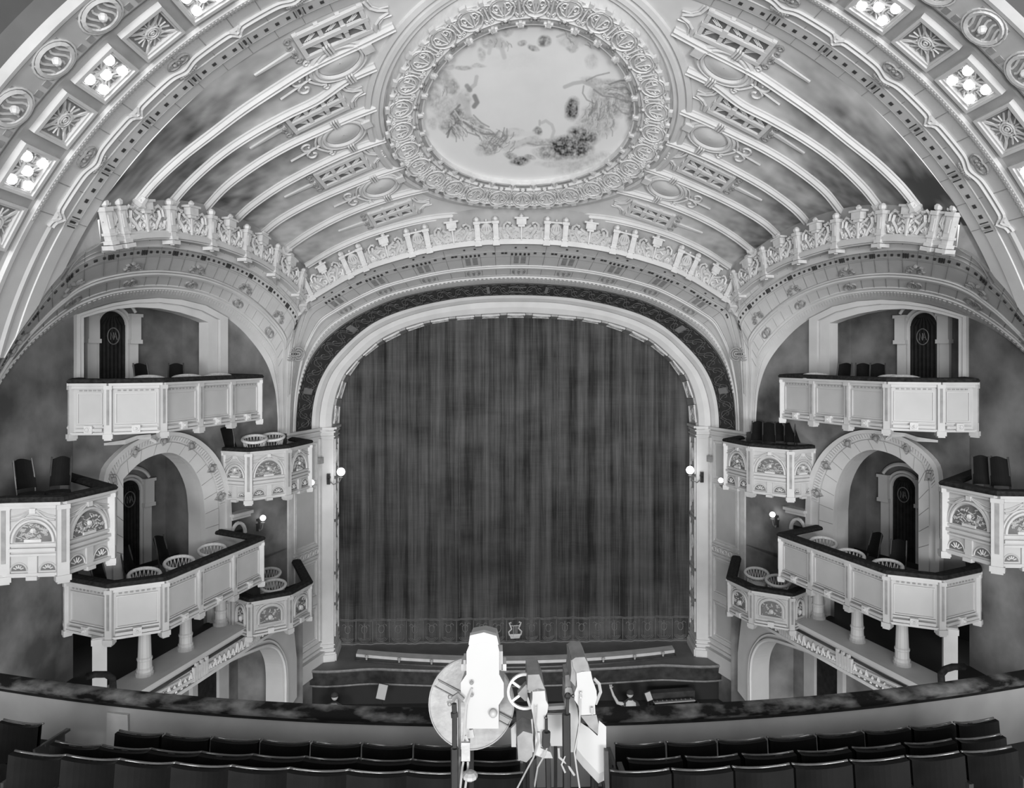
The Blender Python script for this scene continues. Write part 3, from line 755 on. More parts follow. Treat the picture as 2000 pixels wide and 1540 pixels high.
def cresting(R, units, H, label, sx=1, cx='relief'):
    """units: list of (kind, centre s). kinds: post, crown (tall centre piece), shell"""
    L = R.len; c = R(L/2, 0); t = thing('ornamental_cresting', c, label, 'cresting', 'crestings under the vault', sx)
    mb = MB(); n = 70
    def strip(v0, v1, n0, n1):
        mb.grid([[R(L*i/n, v, q) for i in range(n+1)] for v, q in ((v0, n0), (v0, n1), (v1, n1), (v1, n0), (v0, n0))])
    strip(-.03*H, .10*H, 0, .16); strip(.10*H, .16*H, .02, .10); mb.build('base_rail', 'cream', t, sx)
    ms = MB(); mo = MB()
    for kind, s in units:
        if kind == 'post':
            m = MB(); w = .09*H
            R.blk(m, s-w, s+w, -.06*H, .78*H, .02, .17); R.blk(m, s-w*1.35, s+w*1.35, -.07*H, .02*H, .0, .2); R.blk(m, s-w*1.3, s+w*1.3, .14*H, .2*H, 0, .19); R.blk(m, s-w*1.3, s+w*1.3, .7*H, .8*H, 0, .2); R.blk(m, s-w*.6, s+w*.6, .3*H, .62*H, .16, .185)
            m.build('post', cx, t, sx); f = MB(); U = (R(s, 1)-R(s, 0)).normalized(); X = (R(s+.01, 0)-R(s, 0)).normalized(); Nn = X.cross(U)
            f.lathe([(.05*H, 0), (.1*H, .04*H), (.11*H, .12*H), (.06*H, .18*H), (.02*H, .2*H)], R(s, .8*H, .1), 6, (X, Nn, U)); f.build('finial', cx, t, sx)
            for q in (-1, 1):           # consoles under the rail
                pass
        elif kind == 'crown':
            m = MB(); R.blk(m, s-.17*H, s+.17*H, .66*H, .86*H, .02, .18); R.blk(m, s-.24*H, s+.24*H, .86*H, .92*H, 0, .2); R.blk(m, s-.12*H, s+.12*H, .58*H, .66*H, .04, .16); R.blk(m, s-.025*H, s+.025*H, .12*H, .6*H, .05, .13)
            m.lathe([(.06*H, 0), (.09*H, .07*H), (.03*H, .14*H)], R(s, .92*H, .1), 6, None); 
            m.build('crown_block', cx, t, sx)
            for q in (-1, 1):
                R.line(mo, [(s+q*a*H, b*H) for a, b in spiral(.16, .28, .11, .03, -pi/2, 1.2, 12)], .05*H, .08)
                R.line(mo, [(s+q*a*H, b*H) for a, b in ((.03, .2), (.06, .42), (.2, .5), (.34, .42))], .042*H, .08)
                R.line(mo, [(s+q*a*H, b*H) for a, b in ((.04, .34), (.1, .54), (.25, .6), (.33, .66))], .042*H, .08)
                R.line(mo, [(s+q*a*H, b*H) for a, b in ((.28, .18), (.38, .34), (.5, .5), (.46, .66))], .05*H, .08)
                R.line(mo, [(s+q*a*H, b*H) for a, b in spiral(.52, .3, .08, .02, pi, 1.2, 10)], .042*H, .08)
                R.line(mo, [(s+q*a*H, b*H) for a, b in ((.36, .7), (.48, .78), (.6, .68), (.62, .5))], .042*H, .08)
                R.line(mo, [(s+q*a*H, b*H) for a, b in ((.42, .16), (.6, .2), (.66, .4))], .042*H, .08)
                R.blk(mo, s+q*.42*H-.05*H, s+q*.42*H+.05*H, .72*H, .76*H, .04, .13)
        elif kind == 'shell':
            for q in (-1, -.5, 0, .5, 1):
                R.line(mo, [(s+q*a*H, b*H) for a, b in ((.02, .34), (.17, .5), (.12, .66), (.0, .76))], .032*H, .09)
            for q in (-1, 1):
                R.line(mo, [(s+q*a*H, b*H) for a, b in spiral(.13, .2, .08, .02, pi/2, 1.2, 10)], .042*H, .08)
            R.blk(mo, s-.2*H, s+.2*H, .74*H, .8*H, .04, .14); mo.ball(R(s, .86*H, .08), .05*H, 6)
        if mo.v: mo.build('scrollwork', cx, t, sx); mo = MB()
    mbk = MB(); mbk.grid([[R(L*i/n, v, .03) for i in range(n+1)] for v in (.1*H, .6*H)]); mbk.build('shade_backing', 'outer', t, sx)  # added plate, its grey stands in for shade in the cavities
    # small scroll rows
    rnd = random.Random(int(L*100)); k = int(L/(.17*H))
    for i in range(k):
        s = L*(i+.5)/k; R.line(ms, [(s+a*H, b*H) for a, b in spiral(0, .22+.3*rnd.random(), .06, .015, rnd.random()*6, 1.1, 7)], .02*H, .05)
        R.line(ms, [(s-.05*H, (.16+.1*rnd.random())*H), (s+.06*H, (.5+.2*rnd.random())*H)], .018*H, .05)
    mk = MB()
    for i in range(k*2):  # random dark marks imitate shaded cavities in the openwork
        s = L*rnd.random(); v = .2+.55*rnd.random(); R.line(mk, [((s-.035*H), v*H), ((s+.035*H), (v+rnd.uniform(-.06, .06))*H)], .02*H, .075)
    mk.build('piercing_shade', 'line', t, sx)
    ms.build('tracery', cx, t, sx)
    return t
# side crests: from the V corner to the great arch
RS = Rib(S1, uV1, uE1-.004, ups, None)
def s_of(px, y, cur=S1, a=None, pl=(GA, GB)):
    t = bpV(px, y, *pl); return min(((cur.at(uV1+(uE1-uV1)*i/300)-t).length, (uE1-uV1)*cur.len*i/300) for i in range(301))[1]
L = RS.len
E_ = s_of(192, 478); P2 = s_of(235, 469); Cx1 = s_of(280, 464); P3 = s_of(326, 464); Cx2 = s_of(372, 470); P4 = s_of(413, 480)
step = (P4-P2)/2 if False else (P2-P3)
units = [('post', min(E_, L-.05)), ('shell', (E_+P2)/2), ('post', P2)]
s = P2; n = 0
gap = abs(P2-P3)
while s-gap > .6:
    units += [('crown', s-gap/2), ('post', s-gap)]; s -= gap
units += [('shell', s-.35), ('post', max(.12, s-.62))]
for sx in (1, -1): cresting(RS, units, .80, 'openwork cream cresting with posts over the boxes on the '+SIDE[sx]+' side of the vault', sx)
# console brackets beneath
for sx in (1, -1):
    mb = MB()
    for k, s in [u for u in units if u[0] == 'post']:
        RS.blk(mb, s-.16, s+.10, -.15, -.07, -.05, .2); mb.tube([RS(s-.5, -.17, -.1), RS(s-.25, -.13, .0), RS(s, -.11, .12)], [.02, .06, .07], 6)
    ST(mb.build('trim_10', 'relief', sx=sx), 'small cream consoles under the '+SIDE[sx]+' cresting')
    mb = MB(); mb.grid([[RS(RS.len*i/60, v, n) for i in range(61)] for v, n in ((-.03, .14), (-.06, .12), (-.06, -.1), (-.2, -.12))]); ST(mb.build('trim_11', 'cream', sx=sx), 'cream shelf moulding under the '+SIDE[sx]+' cresting')
# centre crest
RC = Rib(K5, U5, 1-U5, upc, None); L = RC.len; units = []
def sC(px, py): t = bpY(px, py, 20.6); return min(((K5.at(U5+(1-2*U5)*i/400)-t).length, (1-2*U5)*K5.len*i/400) for i in range(401))[1]
a1 = abs(sC(970, 478)-L/2); a2 = abs(sC(934, 480)-L/2); per = abs(sC(888, 485)-L/2)
for q in (-1, 1):
    for k in range(0, 12):
        for kind, d in (('crown', per*k), ('post', per*k+a1), ('shell', per*k+(a1+a2)/2), ('post', per*k+a2)):
            if kind == 'crown' and k == 0 and q < 0: continue
            if d < L/2-.1: units.append((kind, L/2+q*d))
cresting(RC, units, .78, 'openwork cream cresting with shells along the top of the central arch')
# ================================================================ medallion
YC = 17.13; KY = 1.08
def medp(r, a, h=0):
    X = r*cos(a); Y = YC-r*sin(a)*.91*KY; return V((X, Y, fv(X, Y)))+nv(X, Y)*h
def painter(px, py):
    """value of the painted sky with figures, at its own place on the ceiling"""
    n = noise.noise(V((px*.012, py*.018, 3)))*.5+noise.noise(V((px*.03, py*.04, 7)))*.25+noise.noise(V((px*.09, py*.1, 1)))*.1
    v = .70+.07*n; f = 0; jx_ = 4*noise.noise(V((px*.05, py*.05, 8))); jy_ = 4*noise.noise(V((px*.05, py*.05, 12)))
    for cx, cy, rx, ry, rot, d in PAINT:
        if abs(px-cx) > rx+ry+6 or abs(py-cy) > rx+ry+6: continue
        c, s = cos(rot), sin(rot); x = (px+jx_-cx)*c+(py+jy_-cy)*s; y = -(px+jx_-cx)*s+(py+jy_-cy)*c
        q = sqrt((x/rx)**2+(y/ry)**2); f = max(f, d*max(0, min(1, (1.08-q)/.45)))
    if f > 0:
        hi = noise.noise(V((px*.11+2, py*.13, 5)))+.7*noise.noise(V((px*.28, py*.25, 9)))
        v -= f*(.42+.30*hi)
    for wd, val, pts in STROKES:
        if px < pts[0][2] or px > pts[0][3] or py < pts[0][4] or py > pts[0][5]: continue
        dm = 99
        for (x0, y0), (x1, y1) in zip(pts[1:-1], pts[2:]):
            dx, dy = x1-x0, y1-y0; t = max(0, min(1, ((px-x0)*dx+(py-y0)*dy)/(dx*dx+dy*dy+1e-6))); dm = min(dm, math.hypot(px-x0-t*dx, py-y0-t*dy))
        if dm < wd: k = min(1, (wd-dm)/(wd*.5)); al = .75 if wd > 2.4 else .62; v = v*(1-k*al)+val*k*al
    return max(.03, min(.8, v))
PAINT = [(862, 150, 26, 18, .3, .45), (880, 168, 16, 22, -.4, .6), (905, 200, 18, 26, .1, .45), (893, 228, 20, 20, .2, .95), (920, 240, 34, 14, .5, .7), (872, 215, 26, 34, .2, .35), (848, 190, 16, 30, 0, .45), (880, 250, 28, 16, .6, .7), (940, 255, 38, 10, .35, .45), (965, 278, 42, 18, -.5, .55), (990, 262, 36, 10, -.15, .35), (1015, 280, 40, 9, -.3, .4), (958, 292, 18, 12, -.6, .7), (1050, 256, 11, 10, 0, .9), (1045, 278, 40, 8, -.1, .5), (1015, 315, 22, 10, 0, 1.0), (998, 305, 16, 7, .3, .75), (1035, 308, 12, 6, .2, .7), (1112, 288, 50, 24, .1, 1.25), (1140, 266, 34, 20, .2, 1.1), (1085, 300, 46, 15, .1, .75), (1165, 240, 45, 32, -.3, .5), (1118, 212, 16, 26, .1, 1.1), (1175, 190, 28, 26, .2, .55), (1200, 170, 34, 16, .2, .5), (1160, 160, 30, 10, .2, .5), (1215, 192, 26, 28, .2, .6), (1180, 218, 46, 22, -.1, .6), (1230, 215, 14, 30, 0, .7), (1155, 120, 14, 16, 0, .3), (958, 58, 16, 12, .2, .35), (990, 62, 14, 10, -.2, .5), (975, 84, 22, 12, .3, .4), (952, 82, 14, 12, .3, .45), (1018, 50, 13, 6, .3, .6), (940, 105, 10, 16, 0, .4), (1062, 80, 15, 13, 0, .95), (1042, 94, 13, 7, .3, .7), (1020, 84, 10, 6, .2, .6), (1098, 52, 11, 10, 0, .4), (1118, 82, 30, 14, .1, .3), (1142, 60, 26, 10, -.4, .35), (1118, 94, 14, 10, 0, .55), (905, 132, 20, 6, .1, .5), (935, 130, 18, 5, 0, .4), (878, 132, 14, 6, -.4, .35), (840, 172, 10, 22, 0, .4), (845, 240, 12, 14, 0, .35), (1240, 235, 20, 50, 0, .3), (1150, 318, 70, 16, -.3, .35), (1090, 320, 50, 8, 0, .25), (1010, 120, 60, 20, 0, .06)]
_S = [ # width, value, points: limbs and folds of the painted figures
 (5, .42, [(869, 143), (873, 160), (884, 178)]), (5, .45, [(931, 150), (928, 165), (915, 176)]), (6, .22, [(912, 168), (918, 176)]), (7, .56, [(890, 190), (905, 205)]), (8, .5, [(903, 190), (912, 208), (915, 225)]),
 (2.5, .18, [(898, 205), (882, 222), (892, 238), (905, 232)]), (2, .7, [(888, 216), (900, 234), (915, 238)]), (2.5, .2, [(905, 238), (925, 252), (945, 262), (965, 262)]), (2, .2, [(895, 240), (912, 258), (935, 266)]), (2, .66, [(902, 232), (925, 246), (950, 256)]), (2, .22, [(925, 225), (940, 240), (955, 248)]), (6, .12, [(927, 188), (932, 200), (926, 208)]), (2, .2, [(882, 248), (872, 262)]), (2.5, .15, [(890, 240), (878, 255), (874, 268)]),
 (2, .25, [(985, 250), (980, 268), (962, 292)]), (2, .25, [(990, 252), (990, 270), (975, 288)]), (2, .7, [(982, 252), (976, 272)]), (2, .25, [(975, 255), (960, 272), (950, 290)]), (6, .66, [(1000, 256), (1025, 262), (1040, 262)]), (5, .6, [(1035, 272), (1010, 282), (985, 290)]), (4, .5, [(1058, 240), (1066, 236), (1078, 244), (1082, 256), (1078, 268)]), (3, .45, [(1054, 236), (1054, 244)]), (2, .3, [(1030, 280), (1050, 284), (1075, 282)]),
 (5, .42, [(1103, 170), (1120, 163), (1138, 160), (1155, 166), (1168, 178)]), (2, .2, [(1145, 158), (1165, 148), (1190, 142)]), (2, .22, [(1140, 168), (1138, 182), (1146, 195), (1160, 202)]), (2.2, .2, [(1160, 175), (1178, 188), (1200, 190), (1225, 200)]), (2, .22, [(1165, 198), (1160, 215), (1150, 228)]), (2, .22, [(1175, 200), (1172, 222), (1168, 236)]), (2, .25, [(1188, 200), (1190, 222), (1196, 232)]), (2, .62, [(1170, 200), (1168, 228)]), (2, .62, [(1182, 202), (1184, 226)]), (2, .25, [(1200, 205), (1215, 220), (1228, 224)]), (2, .6, [(1195, 200), (1215, 212), (1228, 214)]), (2.5, .18, [(1190, 165), (1210, 158), (1235, 156)]), (2, .2, [(1200, 172), (1222, 170), (1232, 182)]), (2, .22, [(1205, 182), (1220, 190), (1222, 200)]),
 (6, .5, [(962, 70), (978, 88), (985, 112)]), (5, .52, [(975, 85), (958, 92), (955, 104)]), (4, .4, [(985, 52), (1005, 44), (1028, 54)]), (4, .45, [(955, 48), (962, 58)]), (5, .52, [(1118, 62), (1128, 80), (1120, 98)]), (5, .55, [(1130, 78), (1150, 88), (1168, 96)]), (3, .45, [(1088, 72), (1105, 66)]), (3, .42, [(1140, 52), (1160, 50)]), (3, .42, [(1142, 62), (1166, 68)]), (6, .42, [(1098, 50), (1100, 53)])]
STROKES = []
for wd, val, pts in _S:
    xs_ = [p[0] for p in pts]; ys_ = [p[1] for p in pts]; STROKES.append((wd, val, [(0, 0, min(xs_)-wd, max(xs_)+wd, min(ys_)-wd, max(ys_)+wd)]+pts))
_r = random.Random(21)
for cx, cy, dx, dy, sp, n, ln in ((900, 245, .7, .7, 24, 26, 18), (950, 268, .9, .35, 26, 26, 20), (985, 275, -.45, .9, 24, 22, 18), (1175, 215, .1, 1, 34, 46, 18), (1205, 180, .9, -.2, 26, 26, 16), (1165, 240, .3, .9, 30, 14, 18), (975, 75, .5, .8, 24, 8, 12), (1125, 75, .8, .5, 24, 8, 14), (870, 170, .3, .9, 18, 8, 16)):
    for _ in range(n):
        x = cx+_r.uniform(-sp, sp); y = cy+_r.uniform(-sp*.7, sp*.7); l = ln*_r.uniform(.5, 1); a1 = atan2(dy, dx)+_r.uniform(-.35, .35); pts = [(x, y), (x+cos(a1)*l*.5, y+sin(a1)*l*.5), (x+cos(a1+.3)*l, y+sin(a1+.3)*l)]
        xs_ = [p[0] for p in pts]; ys_ = [p[1] for p in pts]; wd = _r.uniform(.8, 1.6); STROKES.append((wd, _r.choice((.2, .26, .3, .62)), [(0, 0, min(xs_)-wd, max(xs_)+wd, min(ys_)-wd, max(ys_)+wd)]+pts))
mpd = bpy.data.meshes.new('picture'); NRAD = 220; NA = 840; vs = []; fs = []; cols = []
from bpy_extras.object_utils import world_to_camera_view
def toPx(p):
    d = V(p)-C0; x = d.x*cos(YAW)-d.y*sin(YAW); y = d.x*sin(YAW)+d.y*cos(YAW); return 1000+FPX*x/y, 695-FPX*d.z/y
for i in range(NRAD+1):
    for j in range(NA):
        p = medp(2.52*i/NRAD, 2*pi*j/NA, .15); vs.append(tuple(p)); q = painter(*toPx(p)); cols.append(q)
for i in range(NRAD):
    for j in range(NA): a = i*NA+j; b = i*NA+(j+1) % NA; fs.append((a, b, b+NA, a+NA))
mc = medp(0, 0, 0); medal = thing('ceiling_medallion', mc, 'large round painted ceiling picture ringed by an openwork cream frame', 'ceiling medallion')
mpd.from_pydata([tuple(V(v)-mc) for v in vs], [], fs); ca = mpd.color_attributes.new('paint', 'FLOAT_COLOR', 'POINT')
ca.data.foreach_set('color', [c for q in cols for c in (q, q, q, 1)])
pm = bpy.data.materials.new('ceiling_painting'); pm.use_nodes = True; at = pm.node_tree.nodes.new('ShaderNodeAttribute'); at.attribute_name = 'paint'
pm.node_tree.links.new(at.outputs['Color'], pm.node_tree.nodes['Principled BSDF'].inputs['Base Color']); pm.node_tree.nodes['Principled BSDF'].inputs['Roughness'].default_value = .7
mpd.materials.append(pm); po = bpy.data.objects.new('picture', mpd); COL.objects.link(po); po.parent = medal; tag(po, 'painted sky with reclining and flying figures and foliage')
def ringprof(mb, prof, k=160): mb.grid([[medp(r, 2*pi*j/k, h) for j in range(k)] for r, h in prof], close=True)
mb = MB(); ringprof(mb, [(3.72, -.02), (3.7, .06), (3.6, .09), (3.56, .03), (3.5, .08), (3.42, .1), (3.38, .04), (3.3, .05)]); mb.build('outer_moulding', 'cream', medal)
mb = MB(); ringprof(mb, [(3.25, .0), (3.27, .3), (3.2, .33), (2.72, .27), (2.70, .30), (2.66, .33), (2.62, .28), (2.52, .26), (2.5, .30), (2.46, .3), (2.46, .12)]); mb.build('frame_ring', 'relief', medal)
mb = MB(); ringprof(mb, [(2.69, .31), (2.56, .31)]); 
SMd = Surf(lambda u, v: medp(v, u, .32), (0, 14, 5))
NPn = 28; ribm = MB(); scr = MB(); hole = MB(); knob = MB(); gap = MB()
for i in range(NPn):
    a = 2*pi*(i+.5)/NPn+pi/2; da = 2*pi/NPn; am = a+da/2
    SMd.line(ribm, [(a, 2.7), (a, 3.28)], .025, .0); SMd.blk(ribm, a-.012, a+.012, 3.2, 3.3, -.02, .05); SMd.blk(ribm, am-.02, am+.02, 3.24, 3.34, -.04, .05)
    for q in (-1, 1):
        SMd.line(ribm, [(am+q*da*t, r) for t, r in ((.05, 3.27), (.2, 3.24), (.3, 3.17), (.45, 3.2))], .022, .03)
    R0 = 2.96
    SMd.line(scr, [(am+.38*da*cos(x), R0+.0+.25*sin(x)) for x in [2*pi*j/14 for j in range(14)]], .022, .015, closed=True)
    for q in (-1, 1):
        SMd.line(scr, [(am+q*da*x, R0+y) for x, y in spiral(.17, .07, .11, .03, -pi/2, 1.2, 9)], .02, .015)
        SMd.line(scr, [(am+q*da*x, R0+y) for x, y in ((.04, -.15), (.2, -.08), (.3, .04))], .018, .02)
        SMd.line(scr, [(am+q*da*x, R0+y) for x, y in ((.02, -.15), (.08, 0), (.1, .14))], .016, .02)
        SMd.line(scr, [(am+q*da*x, R0+y) for x, y in spiral(.42, .17, .06, .02, 0, 1, 7)], .018, .015)
        SMd.line(scr, [(am+q*da*x, R0+y) for x, y in spiral(.42, -.18, .06, .02, 2, 1, 7)], .018, .015)
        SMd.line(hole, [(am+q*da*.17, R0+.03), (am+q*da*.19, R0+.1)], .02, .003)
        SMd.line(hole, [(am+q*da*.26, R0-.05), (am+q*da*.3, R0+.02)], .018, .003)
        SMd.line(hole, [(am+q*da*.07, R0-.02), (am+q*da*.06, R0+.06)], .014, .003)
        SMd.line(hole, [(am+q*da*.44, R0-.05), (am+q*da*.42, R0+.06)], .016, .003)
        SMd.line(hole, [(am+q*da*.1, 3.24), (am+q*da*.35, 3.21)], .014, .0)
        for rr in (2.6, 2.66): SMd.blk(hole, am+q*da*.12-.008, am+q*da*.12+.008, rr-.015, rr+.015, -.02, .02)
    scr.build('scrollwork', 'relief', medal); scr = MB(); hole.build('piercing_shade', 'line', medal); hole = MB()  # dark strokes are shade of the frame openings, drawn on
    knob = MB(); knob.ball(SMd(am, 2.68, .0), .05, 7); knob.build('boss', 'cream', medal); knob = MB(); SMd.blk(knob, a-.012, a+.012, 2.46, 2.58, -.04, .03); SMd.blk(knob, a-.026, a+.026, 2.44, 2.475, -.05, .015); knob.build('bracket', 'cream', medal)
    gap = MB(); SMd.blk(gap, a+.04, a+da-.04, 2.50, 2.56, -.03, -.01, 3); gap.build('groove_shade', 'relief_dk', medal)  # dark strip colours in the shade of a groove
ribm.build('frame_rib', 'relief', medal)
# ================================================================ ribs of the vault
ribpx = [[(268, 389), (300, 352), (350, 306), (410, 260), (470, 215), (540, 169), (600, 132), (650, 107), (700, 84), (770, 50)],
 [(332, 394), (370, 352), (430, 300), (490, 260), (560, 222), (620, 193), (680, 152), (733, 128)],
 [(395, 410), (440, 362), (500, 318), (560, 283), (620, 255), (680, 228), (733, 207)],
 [(456, 432), (490, 400), (545, 362), (600, 332), (660, 303), (710, 283), (752, 269)],
 [(513, 454), (545, 428), (590, 402), (640, 378), (690, 357), (740, 337), (789, 321)],
 [(560, 484), (600, 456), (650, 428), (700, 406), (750, 388), (800, 374), (836, 366)],
 [(600, 517), (650, 487), (710, 460), (770, 441), (840, 425), (900, 419), (960, 415), (1008, 414)]]
def rib_mesh(mb, cur, u0, u1, w, h, k=36):
    rows = []
    for i in range(k+1):
        u = u0+(u1-u0)*i/k; p = cur.at(u); N = nv(p.x, p.y); T = (cur.at(u+.005)-cur.at(u-.005)).normalized(); B = T.cross(N)
        rows.append([p+B*(w*b)+N*(h*c) for b, c in ((-1.25, -.2), (-1.25, .3), (-.9, .35), (-.8, .6), (-.5, .95), (-.3, .75), (0, .72), (.3, .75), (.5, .95), (.8, .6), (.9, .35), (1.25, .3), (1.25, -.2))])
    mb.grid(rows)
RIBS = [Curve([bpVault(x, y) for x, y in r], 6) for r in ribpx]
for _i in range(-3, 0):
    _p = RIBS[6].D[_i]; _x = {-3: -.12, -2: -.05, -1: 0.02}[_i]; RIBS[6].D[_i] = V((_x, _p.y, fv(_x, _p.y)))
for sx in (1, -1):
    for i, c in enumerate(RIBS):
        mb = MB(); rib_mesh(mb, c, 0, 1, .085, .12)
        r = ST(mb.build('trim_12', 'cream', sx=sx), 'raised cream rib of the vault, %s from the great arch on the %s' % (ORD[i], SIDE[sx]))
        if i < 6:
            m2 = MB(); p = c.at(0); T = (c.at(.02)-p).normalized(); N = nv(p.x, p.y); B = T.cross(N)
            m2.lathe([(.15, 0), (.17, .04), (.11, .08), (.09, .2)], p-T*.06+N*.08, 8, (B, N, T)); m2.lathe([(.01, -.28), (.06, -.18), (.12, -.03), (.15, 0)], p-T*.06+N*.08, 8, (B, N, T)); m2.build('rib_foot', 'cream', r, sx)
# ornaments between ribs: local frame on the vault
def vframe(c, d):          # c centre px, d px of the point along +x (towards the medallion)
    P = bpVault(*c); Q = bpVault(*d); X = (Q-P); N = nv(P.x, P.y); X = (X-N*X.dot(N)).normalized(); Y = N.cross(X)
    if Y.z < 0: Y = -Y            # +y = uphill / towards the great arch
    def m(x, y, n=0):
        p = P+X*x+Y*y; z = fv(p.x, p.y); q = V((p.x, p.y, z)); return q+nv(p.x, p.y)*n
    return m, (Q-P).length
def mline(mb, m, pts, r, n=.02, k=4, closed=False): mb.tube([m(a, b, n) for a, b in pts], r, k, closed)
def mblk(mb, m, x0, x1, y0, y1, n0, n1): mb.hexa([m(x0, y0, n0), m(x1, y0, n0), m(x1, y1, n0), m(x0, y1, n0), m(x0, y0, n1), m(x1, y0, n1), m(x1, y1, n1), m(x0, y1, n1)])
OV = [((661, 117), (700, 96), .86, .46), ((669, 258), (705, 241), .78, .44), ((742, 361), (778, 346), .74, .42)]
GRD = [((652, 58), (700, 38), 1.32, .56), ((619, 213), (663, 192), 1.22, .52), ((671, 330), (712, 312), 1.18, .5), ((768, 414), (805, 402), 1.12, .46)]
for sx in (1, -1):
    for i, (c, d, a, b) in enumerate(OV):
        m, _ = vframe(c, d); t = thing('oval_cartouche', m(0, 0), 'oval plaster cartouche between the ribs, %s from the great arch on the %s' % (ORD[i], SIDE[sx]), 'ceiling ornament', 'oval cartouches of the vault', sx)
        A = a*.62; B = b*.86
        mb = MB(); rows = []
        for q, h in ((1.28, 0), (1.26, .06), (1.14, .09), (1.1, .05), (1.04, .05), (.98, .1), (.9, .1), (.86, .03)):
            rows.append([m(A*q*cos(t_)*1, B*q*sin(t_), h) for t_ in [2*pi*j/40 for j in range(40)]])
        mb.grid(rows, close=True); mb.build('oval_frame', 'cream', t, sx)
        mb = MB(); rows = [[m(A*q*cos(t_), B*q*sin(t_), h) for t_ in [2*pi*j/30 for j in range(30)]] for q, h in ((.86, .02), (.6, .06), (.3, .09), (.02, .1))]
        mb.grid(rows, close=True); mb.build('oval_boss', 'cream', t, sx, smooth=True)
        mb = MB()
        for x in (-.06, 0, .06):
            mblk(mb, m, x-.02, x+.02, B*1.0, B*1.5, .08, .16); mblk(mb, m, x-.02, x+.02, -B*1.5, -B*1.0, .08, .16)
        mblk(mb, m, A*1.0, A*1.45, -.1, .1, .02, .13); mb.build('clasp', 'relief', t, sx)
        mb = MB()
        for q in (-1, 1):
            mline(mb, m, [(-A*1.0-x, q*y) for x, y in spiral(.36, .16, .15, .04, -pi/2, .95, 12)], .03, .05)
            mline(mb, m, [(-A*1.0-x, q*y) for x, y in ((-.05, .34), (.05, .3), (.14, .16), (.2, .03))], .03, .05)
            mline(mb, m, [(-A*1.0+x, q*y) for x, y in spiral(-.0, .42, .07, .03, 0, .9, 8)], .025, .05)
        mline(mb, m, [(-A-.1, 0), (-A-.85, 0)], .028, .04); mb.build('scroll_pendant', 'relief', t, sx)
        mb = MB()
        for q in (-1, 1):
            mline(mb, m, [(-A*1.0-x, q*y) for x, y in spiral(.37, .155, .175, .17, -pi*.9, .42, 8)], .014, .012)
        mline(mb, m, [(-A-.6, -.035), (-A-.85, -.035)], .014, .02); mline(mb, m, [(A*.86*cos(t_), B*.86*sin(t_)) for t_ in [.3+2.6*j/14 for j in range(15)]], .014, .03)
        mb.build('painted_outline', 'line', t, sx)
    for i, (c, d, a, b) in enumerate(GRD):
        m, _ = vframe(c, d); t = thing('grid_ornament', m(0, 0), 'six-panel plaster grid between the ribs, %s from the great arch on the %s' % (ORD[i], SIDE[sx]), 'ceiling ornament', 'grid ornaments of the vault', sx)
        A = a*.5; B = b*.56
        mb = MB(); g = MB(); fo = MB()
        x0, x1 = -A, A
        cw = (x1-x0)/3
        for xx in [x0-.03+(cw)*k for k in range(4)]: mblk(mb, m, xx-.045, xx+.045, -B-.06, B+.06, 0, .07)
        for yy in (-B, 0, B): mblk(mb, m, x0-.07, x1+.04, yy-.045, yy+.045, 0, .072)
        for k in range(3):
            for yy in (0, 1): mblk(g, m, x0+cw*k, x0+cw*(k+1)-.03, -B+B*yy, B*yy, .012, .02)
        for k in range(3):
            for yy in (-1, 1):
                cx = x0+cw*(k+.5)-.02; cy = yy*B/2
                for q in range(3): mline(fo, m, [(cx-cw*.3+q*.05, cy-B*.28*yy), (cx-.02+q*.05, cy-.02*yy), (cx+cw*.25, cy+B*(.3-.15*q)*yy)], .013, .03)
        mblk(mb, m, cw*.5-.08, cw*.5+.03, -.09, .09, .05, .1)
        for q in (-1, 1):
            mline(mb, m, [(A+.08, q*(B+.08)), (A+.14, q*B*.7), (A+.26, q*B*.35), (A+.46, q*.03)], .035, .04)
            mline(mb, m, [(A+.16, q*(B+.08)), (A+.2, q*B*.75), (A+.32, q*B*.42), (A+.5, q*.12)], .02, .04)
        mb.build('grid_frame', 'cream', t, sx); g.build('recess', 'recess', t, sx); fo.build('leaf_relief', 'relief', t, sx)
        mb = MB(); sc = MB()
        mb.hexa([m(-A-.15, -.05, 0), m(-A-1.0, -.02, 0), m(-A-1.0, .02, 0), m(-A-.15, .05, 0), m(-A-.15, -.05, .05), m(-A-1.0, -.02, .04), m(-A-1.0, .02, .04), m(-A-.15, .05, .05)])
        mb.build('spike_pendant', 'cream', t, sx)
        for q in (-1, 1):
            mline(sc, m, [(-A-.2+x*1, q*y) for x, y in spiral(0, .28, .08, .02, 0, 1.2, 9)], .022, .03); mline(sc, m, [(-A-.22+x, q*y) for x, y in spiral(0, .13, .06, .02, pi, 1.1, 9)], .022, .03)
        sc.ball(m(-A-.2, 0, .04), .05, 6); sc.build('scroll', 'relief_dk', t, sx)
